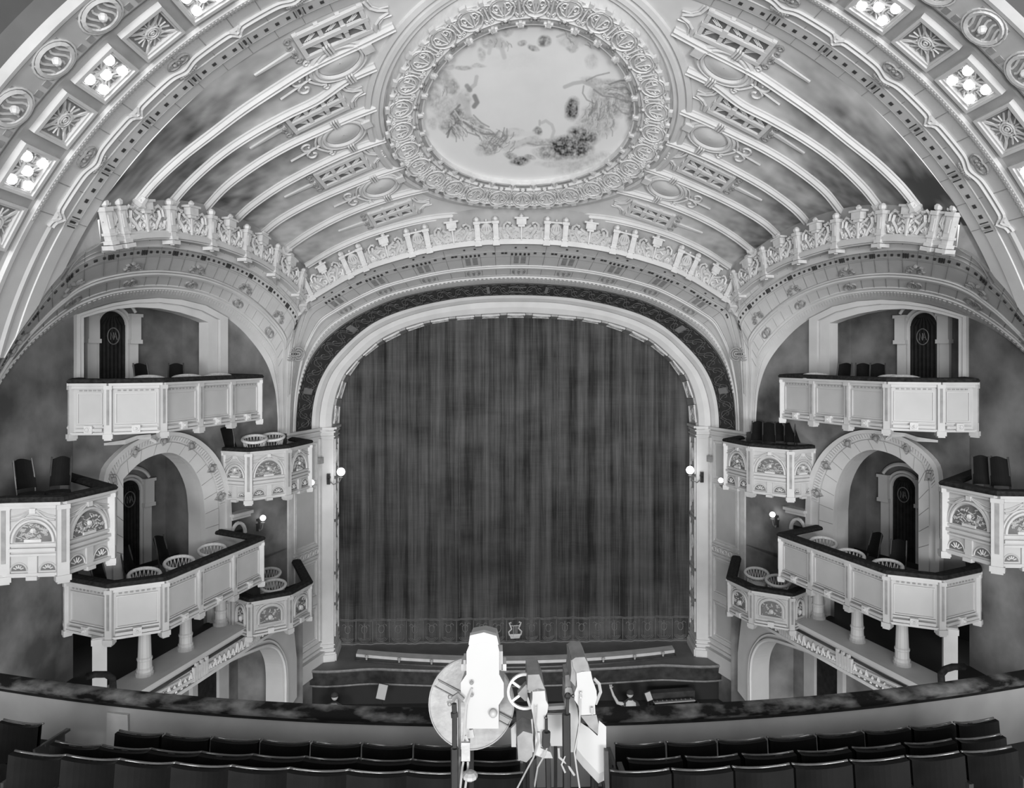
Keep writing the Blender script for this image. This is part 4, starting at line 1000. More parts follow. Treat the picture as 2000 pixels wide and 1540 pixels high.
# ================================================================ piers, wainscot, doors
Z3 = V((0, 0, 1))
class Fl:                            # flat vertical frame a -> b, n towards the room
    def __init__(s, a, b, toward=(0, 12)):
        s.A = V((a[0], a[1], 0)); B = V((b[0], b[1], 0)); s.L = (B-s.A).length; s.T = (B-s.A).normalized(); s.N = V((s.T.y, -s.T.x, 0))
        if s.N.dot(V((toward[0], toward[1], 0))-(s.A+B)/2) < 0: s.N = -s.N
    def __call__(s, t, z, n=0): return s.A+s.T*t+s.N*n+Z3*z
    def blk(s, mb, t0, t1, z0, z1, n0, n1):
        mb.hexa([s(t0, z0, n0), s(t1, z0, n0), s(t1, z1, n0), s(t0, z1, n0), s(t0, z0, n1), s(t1, z0, n1), s(t1, z1, n1), s(t0, z1, n1)])
    def frame(s, mb, t0, t1, z0, z1, w, n0, n1):
        s.blk(mb, t0, t1, z0, z0+w, n0, n1); s.blk(mb, t0, t1, z1-w, z1, n0, n1); s.blk(mb, t0, t0+w, z0+w, z1-w, n0, n1); s.blk(mb, t1-w, t1, z0+w, z1-w, n0, n1)
    def line(s, mb, pts, r, n=.02, k=4, closed=False): mb.tube([s(a, b, n) for a, b in pts], r, k, closed)
    def tz(s, px, py):               # pixel -> (t, z) on this plane
        p = bpV(px, py, (s.A.x, s.A.y), (s.A.x+s.T.x, s.A.y+s.T.y)); return ((p-s.A).dot(s.T), p.z)
PA = (bpY(661, 900, 25.15).x, 25.15); PB = (bpY(652, 900, 24.1).x, 24.1); PC = (bpY(626, 900, 24.0).x, 24.0); PD = (-6.9, 22.3)
ZCAP = ZC-2.36
for sx in (1, -1):
    mb = MB(); rel = MB(); ln = MB()
    fi = Fl(PA, PB, (0, 25)); ff = Fl(PB, PC); fs_ = Fl(PC, PD)
    for f, L in ((fi, fi.L), (ff, ff.L), (fs_, fs_.L)):
        f.blk(mb, 0, L, ZS if f is not fs_ else ZS-.25, ZCAP, -.1, 0)
        for z, h, n in ((ZCAP-.02, .07, .09), (ZCAP-.12, .05, .05), (ZCAP-.27, .04, .04)): f.blk(mb, -.02, L+.02, z, z+h, 0, n)
    for f, L in ((fi, fi.L), (ff, ff.L)):
        for z, h, n in ((ZS, .22, .09), (ZS+.22, .07, .06), (ZS+.36, .05, .04), (ZS+.5, .04, .03)): f.blk(mb, -.03, L+.03, z, z+h, 0, n)
    f = fs_
    for z, h, n in ((ZS-.25, .5, .12), (ZS+.25, .08, .15), (ZS+.42, .05, .07), (ZS+.62, .04, .05)): f.blk(mb, 0, L if False else f.L+.05, z, z+h, 0, n)
    st = ST(mb.build('trim_13', 'cream', sx=sx), 'cream panelled pier at the '+SIDE[sx]+' of the stage opening')
    fr = MB(); L = f.L
    for z0, z1 in ((1.95, 3.1), (3.35, 4.55), (5.0, 6.9), (7.0, 8.25)):
        f.frame(fr, .22, L-.35, z0, z1, .045, 0, .035); f.frame(fr, .32, L-.45, z0+.1, z1-.1, .02, 0, .02)
    f.blk(fr, L-.2, L-.0, ZS+.7, ZCAP-.3, 0, .05); f.blk(fr, .0, .1, ZS+.7, ZCAP-.3, 0, .05)
    fr.build('panel_frame', 'relief', st, sx)
    for z0, z1 in ((2.05, 3.0), (3.45, 4.45), (5.1, 6.8), (7.1, 8.15)): f.blk(rel, .34, L-.47, z0, z1, .001, .006)
    rel.build('panel_field', 'panel', st, sx)
    g = MB(); fs_.blk(g, -.3, fs_.L+.1, -1.5, ZS-.2, -.1, .0); g.build('lower_wall', 'niche', st, sx)
    g = MB(); f = fi
    for z0, z1 in ((1.9, 2.9), (3.0, 3.9), (4.0, 5.6), (5.7, 7.0), (7.1, 8.3)):
        f.frame(g, .12, f.L-.12, z0, z1, .05, 0, .04); f.frame(g, .26, f.L-.26, z0+.2, z1-.2, .03, 0, .03)
        f.line(g, [(f.L/2+.15*cos(a), (z0+z1)/2+.22*sin(a)) for a in [2*pi*j/10 for j in range(10)]], .03, .02, closed=True)
    g.build('relief_panel', 'relief', st, sx)
    g = MB(); ff.blk(g, .06, ff.L-.06, 1.9, ZCAP-.35, .0, .015); g.build('shaft_face', 'cream', st, sx)
    # small relief bracket at mid height + band
    g = MB(); fs_.blk(g, .0, .22, 7.55, 7.75, 0, .12); g.build('small_bracket', 'relief_dk', st, sx)
    g = MB()
    for q in range(5):
        t0 = .28+q*.27; 
        fs_.line(g, [(t0+.1*cos(a), 4.78+.07*sin(a)) for a in [2*pi*j/8 for j in range(8)]], .02, .03, closed=True)
    fs_.blk(g, .2, fs_.L-.3, 4.62, 4.66, 0, .06); fs_.blk(g, .2, fs_.L-.3, 4.9, 4.94, 0, .06); g.build('ornament_band', 'relief', st, sx)
# doors with drapes in the back walls of the niches
def doorway(plane, dr, fl_, fr_, cap, sx, label, emb):
    f = Fl(*plane); t0, zt = f.tz(dr[0], dr[2]); t1, _ = f.tz(dr[1], dr[2]); _, zb = f.tz(dr[0], dr[3])
    if t0 > t1: t0, t1 = t1, t0
    r = (t1-t0)/2; cx = (t0+t1)/2; zs = zt-r*.95
    t = thing('doorway', f(cx, zb, 0), label, 'doorway', None, sx)
    arch = [(cx+r*cos(a), zs+r*.95*sin(a)) for a in [pi*i/16 for i in range(17)]]
    mb = MB(); mb.face([f(a, b, .03) for a, b in [(t1, zb)]+arch+[(t0, zb)]]); 
    for i in range(7):
        x = t0+(t1-t0)*(i+.5)/7; f.line(mb, [(x, zb), (x, zs), ((x+cx)/2, zt-.15)], (t1-t0)/18, .03, 6)
    dro = mb.build('drape', 'drape', t, sx)
    mb = MB(); w = .16
    outer = [(t1+.02, zb)]+[(cx+(r+.02)*cos(a), zs+(r+.02)*.95*sin(a)) for a in [pi*i/16 for i in range(17)]]+[(t0-.02, zb)]
    for dw, h in ((.03, .07), (.12, .1)):
        o = [(t1+dw, zb)]+[(cx+(r+dw)*cos(a), zs+(r+dw)*.95*sin(a)) for a in [pi*i/16 for i in range(17)]]+[(t0-dw, zb)]
        f.line(mb, o, .045, h*.6, 5)
    for q, tt in ((-1, t0-.2), (1, t1+.2)):
        f.blk(mb, tt-.12, tt+.12, zb, zs-.45, 0, .1)
        f.blk(mb, tt-.14, tt+.14, zs-.35, zs+.22, 0, .18); f.blk(mb, tt-.17, tt+.17, zs+.22, zs+.3, 0, .22); f.blk(mb, tt-.17, tt+.17, zs-.45, zs-.35, 0, .2)
    f.line(mb, [(cx+(r+.3)*cos(a), zs+.1+(r+.2)*sin(a)) for a in [pi*.14+pi*.72*i/12 for i in range(13)]], .05, .1, 5)
    mb.build('door_frame', 'cream', t, sx)
    mb = MB(); ez = zt-(.62 if emb else .5)
    f.line(mb, [(cx+.16*cos(a), ez+.2*sin(a)) for a in [2*pi*i/18 for i in range(18)]], .014, .085, closed=True)
    q = -1
    for pts in ([(-.08, -.09), (-.08, .09), (0.0, -.09), (0.0, .09)], [(.0, -.09), (.05, .09), (.1, -.09)], [(.025, -.02), (.075, -.02)]):
        pts = [(q*a*sx*f.T.x*-1/abs(f.T.x) if abs(f.T.x) > .01 else a, b) for a, b in pts]
        f.line(mb, [(cx+a*1.0, ez+b) for a, b in pts], .012, .09)
    mb.build('monogram', 'draperel', dro, sx)
def offp(d): return ((W0[0]+WOUT.x*d, W0[1]+WOUT.y*d), (W1[0]+WOUT.x*d, W1[1]+WOUT.y*d))
for sx in (1, -1):
    doorway(offp(1.5*.85-.02), (190, 243, 606, 760), 0, 0, 0, sx, 'upper arched doorway with dark drape and round monogram on the '+SIDE[sx], True)
    doorway(offp(1.5*1.3-.02), (226, 271, 942, 1165), 0, 0, 0, sx, 'middle arched doorway with long dark drape behind the lower box on the '+SIDE[sx], False)
# hood of the stage-side door, seen beside the middle arch
for sx in (1, -1):
    f = Fl(W0, W1); a = f.tz(446, 1012); b = f.tz(474, 998); t = thing('door_hood', f(*a, .1), 'small cream door hood on the wall beside the middle arch on the '+SIDE[sx], 'door hood', None, sx)
    mb = MB(); t0, t1 = sorted((a[0], b[0])); z = (a[1]+b[1])/2
    f.blk(mb, t0-.1, t1+.1, z, z+.08, 0, .3); f.blk(mb, t0-.1, t1+.05, z-.1, z, 0, .2); f.line(mb, [((t0+t1)/2+.25*cos(q), z-.55+.32*sin(q)) for q in [pi*i/10 for i in range(11)]], .05, .1, 5); mb.build('hood', 'cream', t, sx)
    mb = MB(); f.blk(mb, (t0+t1)/2-.2, (t0+t1)/2+.2, z-1.6, z-.45, .0, .04); mb.build('door_panel', 'drape', t, sx)
# ================================================================ ledge, lower arch, columns, recesses
PAX = (V((.9, .43, 0)), V((-.43, .9, 0)), V((0, 0, 1)))
J0 = (-6.55, 21.75); J1 = (-8.95, 13.2)
def jx(Y): return -(6.68+(21.23-Y)*.28)
JF = Fl((jx(21.9), 21.9), (jx(12.5), 12.5), (0, 14))
for sx in (1, -1):
    mb = MB(); L = JF.L
    P = [(-1.3, 4.03), (-.05, 4.03), (.1, 4.02), (.13, 3.95), (.05, 3.93), (.04, 3.86), (-.12, 3.82), (-.14, 3.72)]
    mb.grid([[JF(L*i/20, z, n) for i in range(21)] for n, z in P])
    lg = ST(mb.build('trim_14', 'cream', sx=sx), 'long cream ledge carrying the short columns on the '+SIDE[sx])
    apx = [(556, 1400), (556, 1365), (556, 1325), (553, 1295), (543, 1272), (531, 1263), (519, 1262), (490, 1272), (455, 1287), (420, 1303), (380, 1325), (340, 1348), (300, 1370), (250, 1400), (200, 1440)]
    edge = Curve([V((*JF.tz(*p), 0)) for p in apx], 6); rows = [[], []]; mo = MB(); pts = []
    for i in range(81):
        q = edge.at(i/80); pts.append((q.x, q.y)); rows[0].append(JF(q.x, q.y, -.02)); rows[1].append(JF(q.x if i > 18 else max(.0, q.x-.9*(1-i/22)), 3.74 if i > 12 else max(q.y, 1.0+2.74*i/12), -.14 if False else -.02))
    mb = MB(); mb.grid(rows); mb.build('spandrel', 'panel', lg, sx)
    mb = MB(); JF.line(mb, pts, .05, .02, 6); JF.line(mb, [(a+(.12 if j < 20 else 0)*-1, b+(.0 if j < 20 else .14)) for j, (a, b) in enumerate(pts)], .03, .01, 5); mb.build('arch_moulding', 'cream', lg, sx)
    mb = MB(); mb.grid([[JF(a, b, -.02) for a, b in pts], [JF(a, b, -.6) for a, b in pts]]); mb.build('arch_soffit', 'panel', lg, sx)
    mb = MB(); rnd = random.Random(5)
    s0 = JF.tz(540, 1262)[0]
    for i in range(46):                # foliate cornice with crenellated clusters
        s = s0+.18*i
        JF.line(mb, [(s, 3.46), (s+.05, 3.6+.1*rnd.random()), (s+.12, 3.5)], .035, .02)
        if i % 12 in (5, 6, 7):
            JF.blk(mb, s, s+.07, 3.45, 3.86, .0, .07); JF.blk(mb, s+.09, s+.15, 3.45, 3.78, .0, .07)
    JF.blk(mb, s0, JF.L, 3.36, 3.44, -.02, .06); mb.build('foliate_cornice', 'relief', lg, sx)
    # interior of the lowest arch: grey back wall, posts
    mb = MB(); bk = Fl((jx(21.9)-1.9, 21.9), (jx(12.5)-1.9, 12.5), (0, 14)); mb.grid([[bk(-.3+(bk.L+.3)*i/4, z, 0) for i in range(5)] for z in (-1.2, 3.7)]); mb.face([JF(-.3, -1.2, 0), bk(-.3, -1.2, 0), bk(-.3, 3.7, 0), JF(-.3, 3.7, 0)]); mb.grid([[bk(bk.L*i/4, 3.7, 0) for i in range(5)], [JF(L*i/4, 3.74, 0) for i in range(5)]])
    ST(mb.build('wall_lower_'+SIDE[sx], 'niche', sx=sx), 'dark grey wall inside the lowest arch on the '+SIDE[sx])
    for q, (x0, x1) in enumerate(((421, 440), (369, 379))):
        mb = MB(); a = bk.tz(x0, 1350)[0]; b = bk.tz(x1, 1350)[0]; bk.blk(mb, min(a, b), max(a, b), -1.2, 3.66, 0, .12)
        o = mb.build('door_post', 'parapet', sx=sx); tag(o, ('wide', 'narrow')[q]+' pale door post inside the lowest arch on the '+SIDE[sx], 'door post')
    mb = MB(); a = bk.tz(379, 1350)[0]; b = bk.tz(421, 1350)[0]; bk.blk(mb, min(a, b)+.02, max(a, b)-.02, -1.2, 3.4, 0, .04); o = mb.build('dark_drape', 'drape', sx=sx); tag(o, 'dark drape between the posts of the lowest arch on the '+SIDE[sx], 'drape')
    # recess behind the short columns, its shade put in as black
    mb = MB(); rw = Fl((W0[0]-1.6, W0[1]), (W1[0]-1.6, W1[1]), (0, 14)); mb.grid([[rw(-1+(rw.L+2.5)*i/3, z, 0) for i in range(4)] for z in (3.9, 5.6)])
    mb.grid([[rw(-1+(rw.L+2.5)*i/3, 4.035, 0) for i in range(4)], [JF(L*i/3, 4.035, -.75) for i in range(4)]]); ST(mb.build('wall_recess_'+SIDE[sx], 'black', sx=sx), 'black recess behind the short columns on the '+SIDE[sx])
    for q, (X, Y) in enumerate(((8.78, 15.3), (8.41, 16.45), (8.08, 17.83), (7.84, 19.45))):
        zt = 5.32
        if q == 0:
            c = MB(); f = Fl((-X-.0, Y+.0), (-X-.3, Y-.4), (0, 14)); c.box((-X, Y, (4.03+zt)/2), (.26, .26, zt-4.03), PAX); c.box((-X, Y, 4.1), (.3, .3, .14), PAX); c.box((-X, Y, zt-.08), (.3, .3, .12), PAX); o = c.build('square_pillar', 'cream', sx=sx); tag(o, 'short square pillar under the outer corner of the lower box on the '+SIDE[sx], 'pillar'); continue
        t = thing('short_column', (-X, Y, 4.03), 'short tapering cream column on the ledge, %s from the stage on the %s' % (ORD[3-q], SIDE[sx]), 'column', 'short columns on the ledges', sx)
        c = MB(); c.lathe([(.19, 0), (.19, .06), (.165, .09), (.175, .14), (.145, .18)], (-X, Y, 4.03), 14); c.build('base', 'cream', t, sx)
        c = MB(); c.lathe([(.15, .18), (.145, .32), (.16, .34), (.16, .38), (.14, .41), (.115, zt-4.03-.2)], (-X, Y, 4.03), 14); c.build('shaft', 'cream', t, sx, smooth=False)
        c = MB(); c.lathe([(.115, 0), (.135, .03), (.125, .07), (.165, .13), (.165, .2)], (-X, Y, zt-.2), 14); c.build('capital', 'cream', t, sx)
# ================================================================ theatre boxes
def boxthing(name, label, pts, ends, z0, z1, style, sx, zf, posts=None, slabback=None, group=None):
    """pts: plan polyline of the front; ends: wall points at both ends; z0/z1 bottom and top of the parapet; zf floor"""
    cx = sum(p[0] for p in pts)/len(pts); cy = sum(p[1] for p in pts)/len(pts); cen = ((ends[0][0]+ends[1][0])/2, (ends[0][1]+ends[1][1])/2)
    t = thing(name, (cx, cy, z0), label, 'theatre box', group or 'balcony boxes on the side walls', sx)
    H = z1-z0; allp = [ends[0]]+list(pts)+[ends[1]]
    mb = MB(); poly = [V((p[0]+(cen[0]-p[0])*.05, p[1]+(cen[1]-p[1])*.05, zf-.1)) for p in allp]; mb.prism(poly, (0, 0, .1)); mb.build('box_floor', 'drape', t, sx)
    mb = MB(); poly = [V((p[0]+(cen[0]-p[0])*.02, p[1]+(cen[1]-p[1])*.02, z0+.0)) for p in allp]; mb.prism(poly, (0, 0, .06)); mb.build('underside', 'relief', t, sx)
    segs = []
    for a, b in zip(allp[:-1], allp[1:]):
        f = Fl(a, b); f.N = V((f.T.y, -f.T.x, 0))
        mid = V(((a[0]+b[0])/2, (a[1]+b[1])/2, 0)); 
        if f.N.dot(mid-V((cen[0], cen[1], 0))) < 0: f.N = -f.N
        segs.append(f)
    body = MB(); fr = MB(); lf = MB(); orn = MB(); dk = MB()
    def flush():
        nonlocal orn, dk, lf
        if orn.v: orn.build('carved_ornament', 'relief', t, sx)
        if dk.v: dk.build('dark_inlay', 'recess' if style != 'plain' else 'relief_dk', t, sx)
        if lf.v: lf.build('foliage_carving', 'outer', t, sx)
        orn = MB(); dk = MB(); lf = MB()
    for i, f in enumerate(segs):
        flush(); L = f.L; front = 0 < i < len(segs)-1
        f.blk(body, 0, L, z0+.05, z1-.06, -.08, 0)
        f.blk(fr, 0, L, z1-.05, z1, -.1, .09); f.blk(fr, 0, L, z1-.11, z1-.05, -.02, .05)
        if L < .35: continue
        e = .10
        if style == 'plain' or not front:
            f.blk(fr, 0, L, z0, z0+.05, -.02, .06); f.blk(fr, e, L-e, z0+.07, z0+.13, -.01, .075); f.blk(fr, e, L-e, z0+.17, z0+.2, -.01, .04)
            f.frame(fr, e+.02, L-e-.02, z0+.22, z1-.2, .022, 0, .025)
            f.blk(orn, L/2-.08, L/2+.08, z0+.03, z0+.19, .0, .1)
            orn.ball(f(L/2, z0+.11, .1), .035, 6); f.line(orn, [(L/2+.06*cos(q), z0+.11+.05*sin(q)) for q in [2*pi*j/8 for j in range(8)]], .012, .1, closed=True)
            n = max(3, int(L/.13))
            for k in range(n):
                s = e+.04+(L-2*e-.08)*(k+.5)/n; f.blk(dk, s-.03, s+.03, z1-.165, z1-.135, 0, .012)
        elif style == 'fan':
            zm = z0+.50; R_ = min(.37, (L-.36)/2); cxs = L/2; zb = zm+.10
            f.blk(fr, 0, L, z0, z0+.07, -.02, .05); f.blk(fr, L/2-.09, L/2+.09, z0-.05, z0+.02, -.02, .08)
            f.blk(fr, e, L-e, zm-.06, zm, 0, .06); f.blk(fr, e, L-e, zm-.14, zm-.1, 0, .03); f.blk(fr, e, L-e, zm+.03, zm+.08, 0, .03)
            for nrad, w in ((R_+.04, .03), (R_+.1, .02)): f.line(fr, [(cxs+nrad*cos(q), zb+nrad*1.12*sin(q)) for q in [pi*j/16 for j in range(17)]], w, .02, 5)
            f.line(fr, [(e+.02+(L-2*e-.04)*j/16, z1-.32+.17*math.exp(-((j-8)/3.6)**2)) for j in range(17)], .018, .025); f.line(fr, [(e+.02+(L-2*e-.04)*j/16, z1-.26+.12*math.exp(-((j-8)/4.6)**2)) for j in range(17)], .012, .02)
            f.blk(orn, L/2-.05, L/2+.05, z1-.2, z1-.1, 0, .05)
            pts_ = [f(cxs+R_*cos(q), zb+R_*1.12*sin(q), .006) for q in [pi*j/16 for j in range(17)]]; dk.face(pts_)
            rnd = random.Random(int(a[0]*100)+i)
            for _ in range(70):
                q = rnd.random()*pi; rr = rnd.random()**.6*R_*.9; f.line(lf, [(cxs+rr*cos(q), zb+.03+rr*sin(q)), (cxs+rr*cos(q)+rnd.uniform(-.05, .05), zb+.03+rr*sin(q)+rnd.uniform(-.02, .05)), (cxs+rr*cos(q)+rnd.uniform(-.07, .07), zb+.05+rr*sin(q))], rnd.uniform(.007, .015), .012)
            f.blk(orn, cxs-.14, cxs+.14, zb, zb+.05, 0, .04); orn.ball(f(cxs, zb+.2, .02), .05, 6)
            f.blk(fr, L/2-.075, L/2+.075, z0+.06, zm-.14, 0, .04)
            for q_ in (-1, 1):
                c2 = L/2+q_*(L/4-.0); r2 = min(.19, L/4-.12)
                if r2 < .05: continue
                dk.face([f(c2+r2*cos(q), z0+.1+r2*sin(q), .006) for q in [pi*j/12 for j in range(13)]])
                f.line(fr, [(c2+(r2+.02)*cos(q), z0+.1+(r2+.02)*sin(q)) for q in [pi*j/12 for j in range(13)]], .014, .015)
                for q in (.5, 1.1, 1.57, 2.04, 2.64): f.line(orn, [(c2+.04*cos(q), z0+.12+.03*sin(q)), (c2+r2*.8*cos(q), z0+.11+r2*.8*sin(q))], .012, .012)
        elif style == 'arch':
            w = min(.36, (L-.4)/2); cxs = L/2; zb = z0+.28
            f.blk(fr, 0, L, z0, z0+.05, -.02, .06); f.blk(fr, e, L-e, z0+.08, z0+.13, 0, .07); f.blk(orn, L/2-.08, L/2+.08, z0+.02, z0+.15, 0, .1)
            arc = [(cxs+w, zb), (cxs+w, zb+.22)]+[(cxs+w*cos(q), zb+.22+.22*sin(q)) for q in [pi*j/12 for j in range(13)]]+[(cxs-w, zb+.22), (cxs-w, zb)]
            f.line(fr, arc, .035, .03, 5); f.line(fr, [(cxs+(x-cxs)*1.22, zb+(y-zb)*1.15) for x, y in arc], .02, .02, 5); f.line(fr, [(cxs-w, zb-.03), (cxs+w, zb-.03)], .03, .03)
            f.frame(fr, e+.02, L-e-.02, z0+.17, z1-.14, .02, 0, .02)
            dk.face([f(cxs+(x-cxs)*.95, y, .006) for x, y in arc]); rnd = random.Random(i)
            for _ in range(40):
                x = rnd.uniform(-w*.8, w*.8); y = rnd.uniform(.03, .32); f.line(lf, [(cxs+x, zb+y), (cxs+x+rnd.uniform(-.06, .06), zb+y+rnd.uniform(-.03, .06))], rnd.uniform(.01, .025), .015)
            orn.ball(f(cxs, zb+.13, .02), .07, 6)
    body.build('parapet_body', 'panel', t, sx); fr.build('mouldings', 'boxcream', t, sx)
    flush()
    for i, p in enumerate(pts):
        fa, fb = segs[i], segs[i+1]; Nn = (fa.N+fb.N).normalized(); Tn = V((-Nn.y, Nn.x, 0)); c = V((p[0], p[1], 0))+Nn*.0
        m = MB(); ax = (Tn, Nn, Z3); ww = .14 if style != 'fan' else .19
        if i == 0 and style == 'plain': ww = .07
        m.box(c+Z3*((z0+z1)/2-.06), (ww, .13, H-.06), ax); m.box(c+Z3*(z0-.03), (ww+.05, .18, .1), ax); m.box(c+Z3*(z0-.09), (ww, .16, .05), ax)
        m.box(c+Z3*(z1-.09), (ww+.02, .16, .08), ax); cpo = m.build('corner_post', 'boxcream', t, sx)
        m = MB(); m.box(c+Z3*(z0+.55*H)+Nn*.067, (ww*.35, .02, H*.72), ax); m.build('post_inlay', 'relief_dk', cpo, sx)
    # velvet armrest
    P = [V((p[0], p[1], z1)) for p in allp]; rows = []
    prof = [(.13, 0), (.15, .04), (.12, .085), (.0, .1), (-.12, .085), (-.15, .04), (-.13, 0)]
    for i, p in enumerate(P):
        if i == 0: n = segs[0].N; k = 1
        elif i == len(P)-1: n = segs[-1].N; k = 1
        else: n = (segs[i-1].N+segs[i].N).normalized(); k = 1/max(.5, n.dot(segs[i].N))
        rows.append([p+n*((a-.06)*k)+Z3*b for a, b in prof])
    m = MB(); m.grid(rows, close=True); m.build('velvet_armrest', 'velvet', t, sx, smooth=False)
    return t
def Lp(px, py, zrel): p = bpZ(px, py, ZC+zrel); return (p.x, p.y)
UBX = [(-9.45, 15.5), (-8.72, 15.53), (-7.81, 15.96), (-7.45, 17.0), (-7.09, 18.04), (-6.73, 19.08)]
LBX = [Lp(131.5, 1238, -5.8), Lp(214, 1256, -5.8), Lp(321, 1239, -5.8), Lp(389, 1204, -5.8), Lp(456, 1169.5, -5.8), Lp(510, 1141.5, -5.8)]
SUX = [Lp(434, 978, -3.88), Lp(485.8, 982, -3.88), Lp(561, 971, -3.88), Lp(605, 955.5, -3.88)]
SLX = [Lp(455, 1236, -7.2), Lp(489, 1249, -7.2), Lp(565, 1233.5, -7.2), Lp(605, 1208.5, -7.2)]
NBX = [Lp(219, 1095, -3.88), Lp(122.7, 1129, -3.88), Lp(8, 1133, -3.88)]
def onW(Y): return (W0[0]+(W0[1]-Y)*(W1[0]-W0[0])/(W0[1]-W1[1]), Y)
for sx in (1, -1):
    nm = SIDE[sx]
    t = boxthing('long_box', 'long upper box with five plain cream bays on the %s wall' % nm, UBX, ((-9.86, 16.4), onW(20.1)), 9.37, 10.43, 'plain', sx, 9.72)
    m = MB()
    for u in range(2): pass
    f = Fl(W0, W1); a = f.tz(200, 868); b = f.tz(270, 856)
    m.tube([f(a[0], a[1], .05), f(a[0]+(b[0]-a[0])*.4, a[1]+.02, .25), f(a[0]+(b[0]-a[0])*.7, a[1]+.1, .3), f(b[0], b[1]+.05, .4)], [.03, .06, .05, .07], 6); m.tube([f(b[0], b[1], .4), f(b[0]-.1, b[1]-.08, .45), f(b[0]-.25, b[1], .35)], .04, 5)
    m.build('scroll_bracket', 'relief', t, sx)
    boxthing('long_box', 'long lower box with five plain cream bays above the short columns on the %s' % nm, LBX, ((LBX[0][0]-.55, LBX[0][1]+.9), onW(19.9)), 5.26, 6.32, 'plain', sx, 5.5)
    boxthing('small_box', 'small upper box with carved fan lunettes beside the stage on the %s' % nm, SUX, (onW(20.25), (PD[0]+.05, PD[1]+.3)), 7.16, 8.46, 'fan', sx, 8.0)
    boxthing('small_box', 'small lower box with arched carved niches beside the stage on the %s' % nm, SLX, (onW(19.6), (PD[0]+.25, PD[1]+.3)), 3.86, 4.76, 'arch', sx, 4.15)
    boxthing('near_box', 'near box with fan lunettes cut by the edge of the photo on the %s' % nm, NBX, ((-9.9, 16.0), (-10.2, 12.4)), 7.16, 8.46, 'fan', sx, 7.95)
# ================================================================ curtain
cu = thing('house_curtain', (0, 25.4, ZS), 'huge dark pleated velvet curtain closing the stage', 'curtain')
mb = MB(); NXc = 420; zz = [ZS+.02, ZS+.4, ZS+.84, ZS+.86, 3.5, 6, 8.5, 11, 12.9]
rnd = random.Random(11); pl = []; x = -6.6
ph = 0
def pleat(x, z):
    a = .05*sin(x*9.5+1.5*sin(x*.9))+.035*sin(x*23+2*sin(x*1.7))+.03*sin(x*4.1+1)
    return a*(.55+.45*min(1, max(0, (z-ZS)/4)))
mb.grid([[V((-6.7+13.4*i/NXc, 25.42+pleat(-6.7+13.4*i/NXc, z), z)) for i in range(NXc+1)] for z in zz]); mb.build('drapery', 'curtain', cu, smooth=True)
def CB(x, z, n=.0): return V((x, 25.42+pleat(x, z)-.02-n, z))
mb = MB()
for z in (ZS+.84, ZS+.80, ZS+.06): mb.tube([CB(-6.4+12.8*i/200, z) for i in range(201)], .012, 4)
for i in range(-11, 12):
    x = i*.57
    if i == 0: continue
    mb.tube([CB(x+.28, ZS+.06), CB(x+.28, ZS+.78)], .012, 4)
    for k in range(3): mb.tube([CB(x+(.2-.05*k)*cos(a), ZS+.22+(.14-.04*k)*sin(a)) for a in [pi+pi*j/8 for j in range(9)]], .011, 4)
    mb.tube([CB(x+.09*cos(a), ZS+.5+.13*sin(a)) for a in [2*pi*j/10 for j in range(10)]], .011, 4, closed=True)
    if i % 3 == 0: mb.tube([CB(x, ZS+.15), CB(x, ZS+.72)], .016, 4)
    for q in (-1, 1): mb.tube([CB(x+q*(.12+.06*cos(a)), ZS+.62+.06*sin(a)) for a in [2*pi*j/7 for j in range(6)]], .01, 4)
mb.build('embroidered_border', 'curtrel', cu)
mb = MB()
for q in (-1, 1): mb.tube([CB(q*a, ZS+b, .02) for a, b in ((.06, .2), (.2, .28), (.22, .38), (.12, .48), (.17, .6), (.2, .68), (.13, .7))], .028, 5)
for q in (-.06, 0, .06): mb.tube([CB(q, ZS+.25, .02), CB(q, ZS+.6, .02)], .01, 4)
mb.tube([CB(-.16, ZS+.58, .02), CB(.16, ZS+.58, .02)], .014, 4); mb.hexa([CB(-.15, ZS+.15, .04), CB(.15, ZS+.15, .04), CB(.2, ZS+.3, .04), CB(-.2, ZS+.3, .04), CB(-.15, ZS+.15, .0), CB(.15, ZS+.15, .0), CB(.2, ZS+.3, .0), CB(-.2, ZS+.3, .0)])
mb.v = [p+V((.0, 0, 0)) for p in mb.v]; mb.build('lyre_emblem', 'stagewhite', cu)
mb = MB()
for x in (-5.0, -4.0, -1.9, 1.45, 3.6, 5.3): mb.tube([CB(x, z, -.005) for z in (ZS+.9, 4, 7, 9.5, 11.5)], .012, 4)
mb.build('seam', 'bandrel', cu)
# ================================================================ wall lamps
def sconce(g, pl, N, label, sx=1, r=.095):
    """g: globe centre, pl: wall point; N: unused"""
    g = V(g); pl = V(pl); t = thing('wall_lamp', pl, label, 'wall lamp', 'lit wall lamps', sx)
    d = (g-pl); m = MB(); h = V((d.x, d.y, 0)).normalized()
    m.tube([pl+h*.01, pl+h*.05], [.09, .05], 8); m.box(pl+Z3*-.05, (.1, .1, .34)); m.build('wall_plate', 'blackmetal', t, sx)
    m = MB(); m.tube([pl+Z3*-.1, pl+d*.4+Z3*(-.22-d.z*.4), pl+d*.85+Z3*(-.2-d.z*.5), g+Z3*-(r+.09)], .018, 6); m.lathe([(.02, 0), (.05, .02), (.06, .05)], g-Z3*(r+.09), 8); m.build('arm', 'grey', t, sx)
    m = MB(); m.ball(g, r, 16); m.build('globe', 'globe', t, sx, smooth=True)
